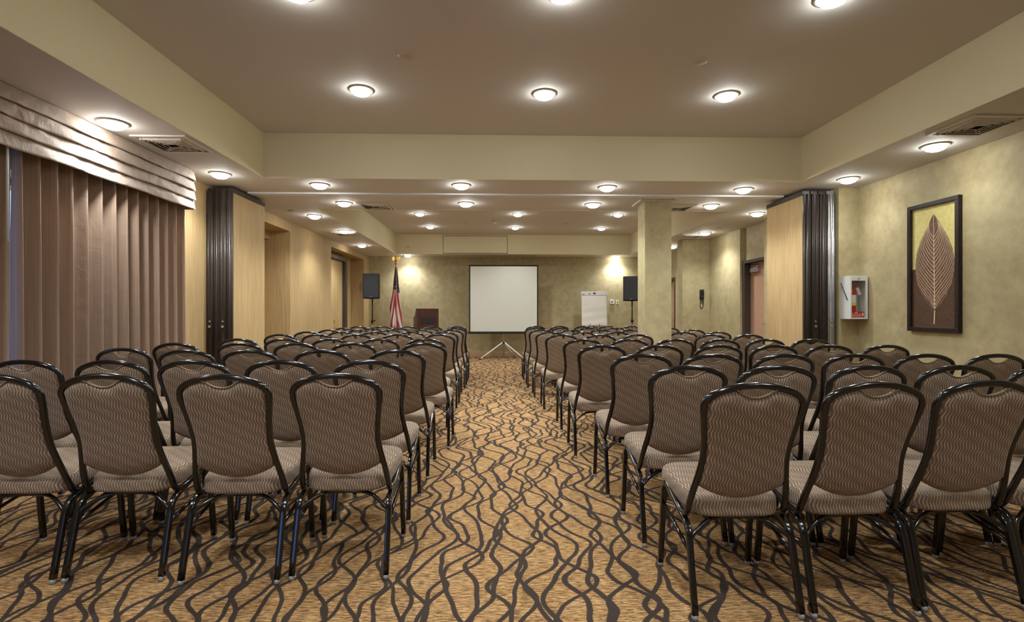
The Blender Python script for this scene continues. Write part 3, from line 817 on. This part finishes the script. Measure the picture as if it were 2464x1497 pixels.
# ------------------------------------------------------------------ flip chart easel
EY = 13.55; ex = wx(1430, EY)
root = thing('flip_chart_easel', 'white paper flip chart pad on a dark easel beside the far wall', 'easel', (ex, EY, 0))
b = BM(); nx, nz = 16, 26; W2 = 0.335
G = []
for j in range(nz + 1):
    t = j / nz; z = 0.835 + t * 0.80; row = []
    for i in range(nx + 1):
        x = -W2 + 2 * W2 * i / nx
        y = -0.05 + 0.05 * (t) - 0.006 * math.sin(9 * t + 2.2 * x + 1) * (1 - t) - 0.005 * math.sin(23 * t - 4 * x) * (1 - t)
        row.append(b.verts.new((x, y, z)))
    G.append(row)
G2 = [[b.verts.new((v.co.x, v.co.y + 0.012, v.co.z)) for v in r] for r in G]
for j in range(nz):
    for i in range(nx):
        f = b.faces.new((G[j][i], G[j][i + 1], G[j + 1][i + 1], G[j + 1][i])); f.smooth = True
        b.faces.new((G2[j][i], G2[j + 1][i], G2[j + 1][i + 1], G2[j][i + 1]))
for i in range(nx): b.faces.new((G[0][i], G2[0][i], G2[0][i + 1], G[0][i + 1])); b.faces.new((G[nz][i], G[nz][i + 1], G2[nz][i + 1], G2[nz][i]))
for j in range(nz): b.faces.new((G[j][0], G[j + 1][0], G2[j + 1][0], G2[j][0])); b.faces.new((G[j][nx], G2[j][nx], G2[j + 1][nx], G[j + 1][nx]))
pad = new_obj('paper_pad', b, M['paper'], root)
b = BM(); box(b, -0.345, 0.345, -0.012, 0.008, 1.635, 1.735, 0.003); hb = new_obj('header_board', b, M['white_paint'], root)
b = BM(); prism(b, [(-0.045, 1.675), (0.045, 1.675), (0.03, 1.69), (0.012, 1.70), (0.0, 1.715), (-0.015, 1.70), (-0.03, 1.69)], 'y', -0.022, -0.012); new_obj('clip', b, M['dark_gap'], hb)
b = BM(); box(b, -0.31, -0.26, -0.0145, -0.012, 1.655, 1.672); box(b, -0.15, -0.10, -0.0145, -0.012, 1.663, 1.682); box(b, 0.30, 0.315, -0.0145, -0.012, 1.665, 1.68); new_obj('printed_marks', b, plain('print_brown', (120, 60, 50), 0.7), hb)
b = BM(); box(b, -0.30, 0.30, 0.008, 0.02, 0.78, 0.80); box(b, -0.02, 0.02, 0.012, 0.03, 0.79, 1.64); box(b, -0.30, 0.30, -0.05, 0.02, 0.785, 0.798); new_obj('back_rail', b, M['steel_dark'], root)
for ax, ay in ((-0.33, -0.22), (0.33, -0.22), (0.0, 0.38)):
    b = BM(); cyl(b, (ax * 0.12, 0.022 + ay * 0.03, 1.2), (ax, ay, 0.0), 0.012, seg=8); new_obj('leg', b, M['steel_dark'], root)

# ------------------------------------------------------------------ loudspeakers on stands
def speaker_stand(x, y, ztop, label, rz=0.3):
    root = thing('speaker_stand', label, 'stand', (x, y, 0), rz)
    b = BM(); cyl(b, (0, 0, 0.08), (0, 0, 1.0), 0.018, seg=12); cyl(b, (0, 0, 1.0), (0, 0, ztop - 0.005), 0.0145, seg=12); new_obj('pole', b, M['black_metal'], root)
    b = BM(); lathe(b, [(0.018, 0), (0.03, 0.004), (0.03, 0.07), (0.018, 0.08)], (0, 0, 0.95), 14); cyl(b, (0.02, 0, 0.99), (0.065, 0, 0.99), 0.008, seg=8); cyl(b, (0.06, 0, 0.975), (0.06, 0, 1.005), 0.016, seg=10); new_obj('collar', b, M['black_plastic'], root)
    b = BM(); lathe(b, [(0.018, 0), (0.032, 0.004), (0.032, 0.05), (0.018, 0.06)], (0, 0, 0.66), 14); new_obj('hub', b, M['black_plastic'], root)
    for k in range(3):
        a = k * 2 * PI / 3; ca, sa = math.cos(a), math.sin(a)
        b = BM(); cyl(b, (0.03 * ca, 0.03 * sa, 0.68), (0.45 * ca, 0.45 * sa, 0.015), 0.011, seg=8); lg = new_obj('leg', b, M['black_metal'], root)
        b = BM(); cyl(b, (0.44 * ca, 0.44 * sa, 0.03), (0.455 * ca, 0.455 * sa, 0.0), 0.017, seg=8); new_obj('rubber_foot', b, M['dark_gap'], lg)
        b = BM(); cyl(b, (0.01 * ca, 0.01 * sa, 0.12), (0.24 * ca, 0.24 * sa, 0.345), 0.007, seg=6); new_obj('brace', b, M['black_metal'], root)
def speaker(x, y, z, rz, label, w=0.38, h=0.60, d=0.34):
    root = thing('loudspeaker', label, 'loudspeaker', (x, y, z), rz)
    t = BM(); pr = [(-w / 2, -d / 2), (w / 2, -d / 2), (w / 2, -d * 0.1), (w * 0.30, d / 2), (-w * 0.30, d / 2), (-w / 2, -d * 0.1)]
    prism(t, pr, 'z', 0, h); bmesh.ops.bevel(t, geom=list(t.edges), offset=0.012, segments=2, profile=0.5, affect='EDGES')
    b = BM(); add_bm(b, t); new_obj('cabinet', b, M['black_plastic'], root)
    b = BM(); box(b, -w / 2 + 0.018, w / 2 - 0.018, -d / 2 - 0.010, -d / 2 + 0.002, 0.02, h - 0.02, 0.008); gr = new_obj('grille', b, flecked('grille_cloth', (38, 38, 40), (50, 50, 52), 160, 0.8), root)
    b = BM(); box(b, -0.025, 0.025, -d / 2 - 0.0125, -d / 2 - 0.010, 0.045, 0.057); new_obj('badge', b, M['bolt'], gr)
    b = BM()
    for s in (0.08, 0.5): cyl(b, (-w / 2 + 0.002, 0, h * s + 0.02), (-w / 2 - 0.014, 0, h * s + 0.02), 0.012, seg=8)
    new_obj('rigging_point', b, M['dark_gap'], root)
    b = BM(); lathe(b, [(0.025, -0.02), (0.03, 0.002)], (0, 0, 0), 12); new_obj('pole_socket', b, M['dark_gap'], root)
y1 = 12.75; x1 = wx(896, y1)
speaker_stand(x1, y1, 1.50, 'black tripod stand under the loudspeaker at the left wall corner')
speaker(x1, y1, 1.52, math.radians(1.5), 'square-fronted black loudspeaker left of the flag, facing the chairs')
x2 = wx(1521, y1)
speaker_stand(x2, y1, 1.45, 'black tripod stand under the loudspeaker beside the pillar', 0.9)
speaker(x2, y1, 1.47, math.radians(-24), 'black loudspeaker turned inward, right of the flip chart by the pillar')
b = BM(); cx, cz = x1 - 0.215, 1.83
for k, (dx, dz, r) in enumerate(((-0.04, 0.0, 0.075), (-0.05, -0.06, 0.07))):
    tube(b, [(cx + dx + r * 0.6 * math.cos(a * 2 * PI / 16), y1 + 0.02 * k, cz + dz + r * math.sin(a * 2 * PI / 16)) for a in range(16)], 0.005, 6, closed=True)
box(b, cx - 0.005, cx + 0.012, y1 - 0.02, y1 + 0.04, 1.80, 1.86)
tag(new_obj('coiled_cable', b, M['dark_gap']), 'black cable coiled on the left side of the left loudspeaker', 'cable')

# ------------------------------------------------------------------ flag
FY = 13.32; fx = wx(953, FY)
def m_flag():
    m = NT('flag_cloth'); o = m.obj(); s = m.n('ShaderNodeSeparateXYZ', ins={0: o}).outputs
    X, Z = s[0], s[2]
    # stripes run steeply down the hanging folds, fanning out from the hoist
    fan = m.math('DIVIDE', X, m.math('SUBTRACT', 2.75, Z))
    ab = m.math('ABSOLUTE', m.math('ADD', fan, 0.012))
    q = m.math('ADD', m.math('MULTIPLY', ab, 17), m.math('MULTIPLY', Z, 1.1))
    st = m.math('GREATER_THAN', m.math('FRACT', q), 0.48)
    red = m.mix(st, lin((206, 196, 188)), lin((150, 34, 46)))
    v = m.n('ShaderNodeTexVoronoi', ins={'Vector': m.mapping(o, (18, 18, 12)), 'Scale': 1.0, 'Randomness': 0.25}).outputs[0]
    stars = m.math('LESS_THAN', v, 0.26)
    blue = m.mix(stars, lin((32, 38, 66)), lin((222, 222, 222)))
    can = m.math('GREATER_THAN', m.math('ADD', Z, m.math('MULTIPLY', X, 0.7)), 1.735)
    c = m.mix(can, red, blue)
    return m.set(Base_Color=c, Roughness=0.75, Sheen_Weight=0.2)
root = thing('flag', 'American flag draped on a gilded pole with an eagle finial', 'flag', (fx, FY, 0))
b = BM(); cyl(b, (0.02, 0, 0.04), (0.0, 0, 2.45), 0.014, seg=12); new_obj('pole', b, M['gold_pole'], root)
b = BM(); lathe(b, [(0.15, 0), (0.15, 0.02), (0.08, 0.04), (0.04, 0.09), (0.022, 0.10)], (0.02, 0, 0), 24); new_obj('base', b, M['gold'], root)
b = BM(); N = 48; nz = 30; rings = []
for j in range(nz + 1):
    t = j / nz; z = 2.34 - t * 1.56 ; r = 0.018 + 0.115 * t ** 0.85 ; cx = 0.0 + 0.004 * t
    if t > 0.9: r *= 1 - 0.15 * (t - 0.9) / 0.1
    ring = []
    for k in range(N):
        a = 2 * PI * k / N
        f = 1 + (0.16 + 0.10 * t) * math.cos(7 * a + 1.5 * t) + 0.07 * math.cos(3 * a + 1)
        lb = 0.05 * math.exp(-((t - 0.62) / 0.12) ** 2) * max(0, -math.cos(a)) ** 2
        ring.append(b.verts.new((cx + (r * f + lb) * math.cos(a), 0.85 * r * f * math.sin(a), z - 0.03 * t * math.cos(2 * a + 0.5))))
    rings.append(ring)
for a_, c_ in zip(rings, rings[1:]):
    for k in range(N):
        f = b.faces.new((a_[k], c_[k], c_[(k + 1) % N], a_[(k + 1) % N])); f.smooth = True
b.faces.new(rings[0]); b.faces.new(rings[-1][::-1])
cl = new_obj('flag_cloth', b, m_flag(), root)
b = BM(); tube(b, [(v_.x * 1.02, v_.y * 1.02, v_.z) for v_ in [(Vector((0.004 + (0.108) * math.cos(2 * PI * k / 40) * (1 + 0.24 * math.cos(14 * PI * k / 40 + 1.5)), 0.092 * math.sin(2 * PI * k / 40) * (1 + 0.24 * math.cos(14 * PI * k / 40 + 1.5)), 0.775 - 0.03 * math.cos(4 * PI * k / 40 + 0.5)))) for k in range(40)]], 0.012, 6, closed=True); new_obj('gold_fringe', b, M['gold_pole'], cl)
b = BM(); tube(b, smooth_path([(0.012, -0.03, 2.32), (0.02, -0.055, 2.0), (0.03, -0.10, 1.5), (0.035, -0.135, 1.1), (0.03, -0.14, 0.80)], 4), 0.009, 6); new_obj('gold_cord', b, M['gold_pole'], cl)
# eagle finial: ball, body, head and two spread wings
b = BM(); lathe(b, [(0.012, 0), (0.03, 0.012), (0.036, 0.03), (0.03, 0.048), (0.01, 0.06)], (0, 0, 2.40), 16)
tube(b, smooth_path([(0.0, 0.01, 2.45), (0.0, -0.005, 2.50), (-0.004, -0.01, 2.55), (-0.01, -0.02, 2.585), (-0.02, -0.045, 2.592)], 3), 0.02, 10, rad=[0.014, 0.018, 0.022, 0.026, 0.028, 0.028, 0.026, 0.022, 0.018, 0.017, 0.015, 0.011, 0.003])
for s in (-1, 1):
    prism(b, [(s * 0.015, 2.56), (s * 0.05, 2.612), (s * 0.085, 2.60), (s * 0.098, 2.565), (s * 0.092, 2.52), (s * 0.078, 2.49), (s * 0.065, 2.525), (s * 0.05, 2.50), (s * 0.04, 2.53), (s * 0.015, 2.51)], 'y', -0.008, 0.008)
new_obj('eagle_finial', b, M['gold'], root)

# ------------------------------------------------------------------ lectern
LY = 12.9; lx = wx(1024, LY)
root = thing('lectern', 'dark mahogany lectern with a black panel, right of the flag', 'lectern', (lx + 0.01, LY, 0), math.radians(18))
b = BM(); box(b, -0.265, 0.265, -0.235, -0.215, 0.10, 1.285, 0.003); new_obj('front_panel', b, M['wood_dark'], root)
for s in (-1, 1):
    b = BM(); a = s * 0.265; prism(b, [(-0.2145, 0.10), (0.23, 0.10), (0.23, 1.08), (0.06, 1.10), (-0.02, 1.18), (-0.14, 1.285), (-0.2145, 1.285)], 'x', min(a, a - s * 0.02), max(a, a - s * 0.02)); new_obj('side_panel', b, M['wood_dark'], root)
b = BM(); prism(b, [(-0.13, 1.235), (0.22, 1.065), (0.22, 1.045), (-0.13, 1.215)], 'x', -0.244, 0.244); new_obj('reading_top', b, M['wood_dark'], root)
b = BM(); box(b, -0.285, 0.285, -0.25, 0.25, 0.0, 0.099, 0.006); new_obj('plinth', b, M['wood_dark'], root)
b = BM(); box(b, -0.19, 0.19, -0.242, -0.2355, 0.93, 1.085, 0.002); new_obj('black_inset', b, M['dark_gap'], root)
b = BM(); box(b, -0.244, 0.244, -0.20, 0.20, 0.60, 0.62); new_obj('shelf', b, M['wood_dark'], root)

# ------------------------------------------------------------------ things on the far wall
def wpt(u, v, Y):                      # point on the plane Y seen at a pixel
    a = (u - 1232) / F_PX; t = Y / (math.cos(TH) - a * math.sin(TH)); return (wx(u, Y), CAM_H + (751 - v) / F_PX * t)
x, z = wpt(1473, 727, YB)
root = thing('thermostat', 'white thermostat on the far wall right of the flip chart', 'thermostat', (x, YB, z))
b = BM(); box(b, -0.062, 0.062, -0.03, -0.0005, -0.055, 0.055, 0.006); new_obj('housing', b, M['white_paint'], root)
b = BM(); box(b, -0.035, 0.015, -0.033, -0.03, 0.0, 0.02); new_obj('display', b, M['steel_dark'], root)
x, z = wpt(1485.5, 727, YB)
root = thing('wall_switch', 'cream light switch on the far wall beside the white thermostat', 'switch', (x, YB, z))
b = BM(); box(b, -0.036, 0.036, -0.008, -0.0005, -0.058, 0.058, 0.003); new_obj('plate', b, plain('cream_plastic', (222, 212, 164), 0.4), root)
b = BM(); box(b, -0.008, 0.008, -0.022, -0.008, -0.022, 0.012, 0.002); new_obj('toggle', b, M['steel_dark'], root)
x, z = wpt(1236, 827, YB)
root = thing('wall_outlet', 'beige power outlet low on the far wall behind the screen tripod', 'outlet', (x, YB, z))
b = BM(); box(b, -0.036, 0.036, -0.007, -0.0005, -0.058, 0.058, 0.003); new_obj('plate', b, plain('beige_plastic', (190, 172, 128), 0.4), root)
b = BM(); box(b, -0.016, 0.016, -0.010, -0.007, 0.010, 0.038, 0.002); box(b, -0.016, 0.016, -0.010, -0.007, -0.038, -0.010, 0.002); new_obj('socket', b, plain('beige_dark', (170, 150, 110), 0.4), root)

# wall phone on the pier
x, z = wpt(1688, 709, 10.58)
root = thing('wall_phone', 'black wall phone with a hanging looped cord on the far right pier', 'phone', (x, 10.58, z))
b = BM(); box(b, -0.045, 0.045, -0.035, -0.0005, -0.105, 0.10, 0.012, seg=3); new_obj('cradle', b, M['black_plastic'], root)
b = BM(); tube(b, smooth_path([(0, -0.045, -0.10), (0, -0.068, -0.06), (0, -0.062, 0), (0, -0.068, 0.06), (0, -0.045, 0.098)], 4), 0.022, 12, rad=[.018, .024, .028, .028, .026, .022, .019, .018, .018, .018, .019, .022, .026, .028, .028, .024, .018]); new_obj('handset', b, M['black_metal'], root)
b = BM(); tube(b, smooth_path([(0.012, -0.03, -0.10), (0.028, -0.028, -0.17), (0.018, -0.02, -0.25), (-0.012, -0.016, -0.275), (-0.035, -0.02, -0.23), (-0.034, -0.028, -0.16), (-0.018, -0.04, -0.10)], 4), 0.006, 6); new_obj('cord', b, M['dark_gap'], root)

# ------------------------------------------------------------------ fire extinguisher cabinet
cx0, cx1, cy, cz0, cz1 = 4.117, 4.322, 6.149, 1.119, 1.624; dd = 0.172
root = thing('extinguisher_cabinet', 'white wall cabinet with a clear window on the right pilaster', 'cabinet', (cx0, cy, cz0))
W, H, t = cx1 - cx0, cz1 - cz0, 0.006
b = BM(); box(b, 0, t, -dd, -0.0005, 0, H); box(b, W - t, W, -dd, -0.0005, 0, H); box(b, t, W - t, -dd, -0.0005, 0, t); box(b, t, W - t, -dd, -0.0005, H - t, H); box(b, t, W - t, -0.006, -0.0005, t, H - t)
new_obj('body', b, M['white_paint'], root)
b = BM(); box(b, 0, W, -dd - 0.012, -dd - 0.0005, H - 0.060, H, 0.002); box(b, 0, 0.014, -dd - 0.012, -dd - 0.0005, 0, H - 0.060); box(b, W - 0.024, W, -dd - 0.012, -dd - 0.0005, 0, H - 0.060); box(b, 0.014, W - 0.024, -dd - 0.012, -dd - 0.0005, 0, 0.018)
dr = new_obj('door', b, M['white_paint'], root)
b = BM(); box(b, 0.014, W - 0.024, -dd - 0.008, -dd - 0.005, 0.018, H - 0.060); new_obj('window_pane', b, M['glass'], dr)
b = BM(); cyl(b, (W * 0.46, -dd - 0.012, H - 0.034), (W * 0.46, -dd - 0.02, H - 0.034), 0.009, seg=12); new_obj('lock', b, M['chrome'], dr)
b = BM(); cyl(b, (-0.006, -dd * 0.12, H * 0.84), (-0.006, -dd * 0.80, H * 0.44), 0.005, seg=8); new_obj('break_bar', b, M['steel_dark'], root)
# red sticker with its lettering
b = BM(); box(b, 0.014, W - 0.045, -dd - 0.0125, -dd - 0.0082, 0.020, 0.086); stk = new_obj('sticker', b, M['red'], dr)
def text(parent, s, x, y, z, size, m):
    c = bpy.data.curves.new('lettering', 'FONT'); c.body = s; c.size = size; c.extrude = 0.0004; c.align_x = 'CENTER'
    o = bpy.data.objects.new('lettering', c); dg = None
    COL.objects.link(o); bpy.context.view_layer.update()
    me = bpy.data.meshes.new_from_object(o.evaluated_get(bpy.context.evaluated_depsgraph_get())); bpy.data.objects.remove(o); bpy.data.curves.remove(c)
    me.transform(Matrix.Rotation(PI / 2, 4, 'X')); me.materials.clear(); me.materials.append(m)
    r = bpy.data.objects.new('lettering', me); COL.objects.link(r); r.parent = parent; r.location = (x, y, z); return r
text(stk, 'FIRE', 0.068, -dd - 0.0135, 0.067, 0.018, M['white_paint'])
text(stk, 'EXTINGUISHER', 0.072, -dd - 0.0135, 0.048, 0.0165, M['white_paint'])
b = BM(); box(b, 0.137, 0.150, -dd - 0.0145, -dd - 0.0125, 0.036, 0.066, 0.003); box(b, 0.140, 0.147, -dd - 0.0145, -dd - 0.0125, 0.066, 0.073); box(b, 0.018, 0.125, -dd - 0.0135, -dd - 0.0125, 0.032, 0.038); new_obj('pictogram', b, M['white_paint'], stk)
# extinguisher inside
root = thing('fire_extinguisher', 'red fire extinguisher with a paper tag inside the white cabinet', 'fire extinguisher', (cx0 + 0.068, cy - 0.095, cz0 + 0.0065))
b = BM(); lathe(b, [(0.047, 0), (0.05, 0.006), (0.05, 0.30), (0.044, 0.335), (0.028, 0.355), (0.018, 0.362)], seg=28); new_obj('cylinder', b, M['red'], root)
b = BM(); lathe(b, [(0.0506, 0.15), (0.0506, 0.275)], seg=28, cap=False); lb = new_obj('label_band', b, M['paper'], root)
b = BM(); lathe(b, [(0.0509, 0.152), (0.0509, 0.185)], seg=28, cap=False); new_obj('yellow_band', b, M['yellow'], lb)
b = BM(); cyl(b, (0, 0, 0.362), (0, 0, 0.395), 0.015, 0.012, 14); new_obj('valve', b, M['chrome'], root)
b = BM(); tube(b, smooth_path([(-0.012, 0, 0.392), (0.01, -0.01, 0.415), (0.035, -0.02, 0.425), (0.07, -0.03, 0.428)], 3), 0.007, 8, flat=0.6); tube(b, smooth_path([(0.005, 0, 0.385), (0.03, -0.01, 0.380), (0.055, -0.02, 0.362), (0.075, -0.03, 0.340)], 3), 0.007, 8, flat=0.6); new_obj('handle', b, M['red'], root)
b = BM(); box(b, -0.018, 0.018, -0.001, 0.001, -0.09, 0, mat=Matrix.Translation((0.035, -0.053, 0.36)) @ Matrix.Rotation(math.radians(-22), 4, 'Y')); new_obj('paper_tag', b, plain('tag_paper', (206, 184, 184), 0.7), root)

# ------------------------------------------------------------------ framed leaf picture on the right wall
PX, PY0, PY1, PZ0, PZ1 = XR, 4.745, 5.355, 1.005, 2.295
root = thing('framed_picture', 'tall dark-framed leaf print on the right wall', 'picture', (PX, (PY0 + PY1) / 2, PZ0))
hw = (PY1 - PY0) / 2; H = PZ1 - PZ0; fw = 0.042
b = BM()
box(b, -0.042, -0.001, -hw, hw, 0, fw, 0.003); box(b, -0.042, -0.001, -hw, hw, H - fw, H, 0.003); box(b, -0.042, -0.001, -hw, -hw + fw, fw, H - fw, 0.003); box(b, -0.042, -0.001, hw - fw, hw, fw, H - fw, 0.003)
new_obj('frame', b, M['frame_wood'], root)
iw, ih = hw - fw, H - 2 * fw; zb = fw
b = BM(); box(b, -0.016, -0.012, -iw, iw, zb + ih * 0.49, zb + ih); new_obj('upper_ground', b, flecked('print_gold', (196, 182, 112), (210, 197, 130), 30, 0.6), root)
b = BM(); box(b, -0.016, -0.012, -iw, iw, zb, zb + ih * 0.49); new_obj('lower_ground', b, flecked('print_umber', (52, 35, 26), (104, 78, 58), 40, 0.6, (1, 6, 2)), root)
# leaf: p runs to the right as seen (i.e. towards -y), q upward
def P3(p, q, x): return (x, -p * 2 * iw, zb + q * ih)
ctrl = [(0.125, 0.01), (0.16, 0.08), (0.20, 0.17), (0.27, 0.29), (0.36, 0.39), (0.46, 0.44), (0.55, 0.435), (0.64, 0.39), (0.73, 0.30), (0.81, 0.19), (0.88, 0.08), (0.93, 0.0)]
def halfw(q):
    if q <= ctrl[0][0] or q >= ctrl[-1][0]: return 0
    for (a, wa), (c, wc) in zip(ctrl, ctrl[1:]):
        if a <= q <= c:
            t = (q - a) / (c - a); return wa + (wc - wa) * t
def mid(q): return 0.025 * (0.93 - q) / 0.8
b = BM(); n = 60; Lr = []
for i in range(n + 1):
    q = 0.125 + (0.93 - 0.125) * i / n; h = halfw(q) + 0.0005; h *= 1 + 0.012 * math.sin(i * 1.9)
    Lr.append([b.verts.new(P3(mid(q) + s * h, q, -0.0175)) for s in (-1, -0.5, 0, 0.5, 1)])
for a_, c_ in zip(Lr, Lr[1:]):
    for k in range(4): b.faces.new((a_[k], a_[k + 1], c_[k + 1], c_[k]))
m = NT('leaf_print'); o_ = m.obj(); nz_ = m.noise(m.mapping(o_, (1, 30, 8)), 1.5, 4, 0.65)[0]
m.set(Base_Color=m.mix(m.ramp(nz_, 0.35, 0.7), lin((72, 46, 36)), lin((126, 92, 72))), Roughness=0.6)
leaf = new_obj('leaf', b, m.m, root)
b = BM()
def ribbon(pts, w0, w1):
    vs = []
    for i, (p, q) in enumerate(pts):
        j0, j1 = max(i - 1, 0), min(i + 1, len(pts) - 1); dp = (pts[j1][0] - pts[j0][0]) * 2 * iw; dq = (pts[j1][1] - pts[j0][1]) * ih
        L_ = math.hypot(dp, dq) or 1; wd = (w0 + (w1 - w0) * i / (len(pts) - 1)); nx_, nz__ = -dq / L_ * wd, dp / L_ * wd
        a = P3(p, q, -0.0185); vs.append((b.verts.new((a[0], a[1] - nx_, a[2] + nz__)), b.verts.new((a[0], a[1] + nx_, a[2] - nz__))))
    for c, d in zip(vs, vs[1:]): b.faces.new((c[0], c[1], d[1], d[0]))
ribbon([(mid(q) + (0.02 if q < 0.12 else 0) * (0.12 - q) * -8, q) for q in [0.03 + 0.9 * i / 30 for i in range(31)]], 0.0065, 0.0018)
for s in (-1, 1):
    for k in range(18):
        q0 = 0.135 + 0.64 * k / 18
        q1 = min(0.922, q0 + 0.24 + 0.06 * math.sin(PI * k / 18))
        pts = []                                # leave the midrib steeply, bend out and run up along the margin
        for i in range(15):
            t = i / 14; q = q0 + (q1 - q0) * t
            pts.append((mid(q) + s * halfw(q) * (0.97 * (1 - (1 - t) ** 1.7)), q))
        ribbon(pts, 0.0024, 0.0012)
new_obj('leaf_veins', b, plain('print_cream', (216, 190, 152), 0.6), leaf)
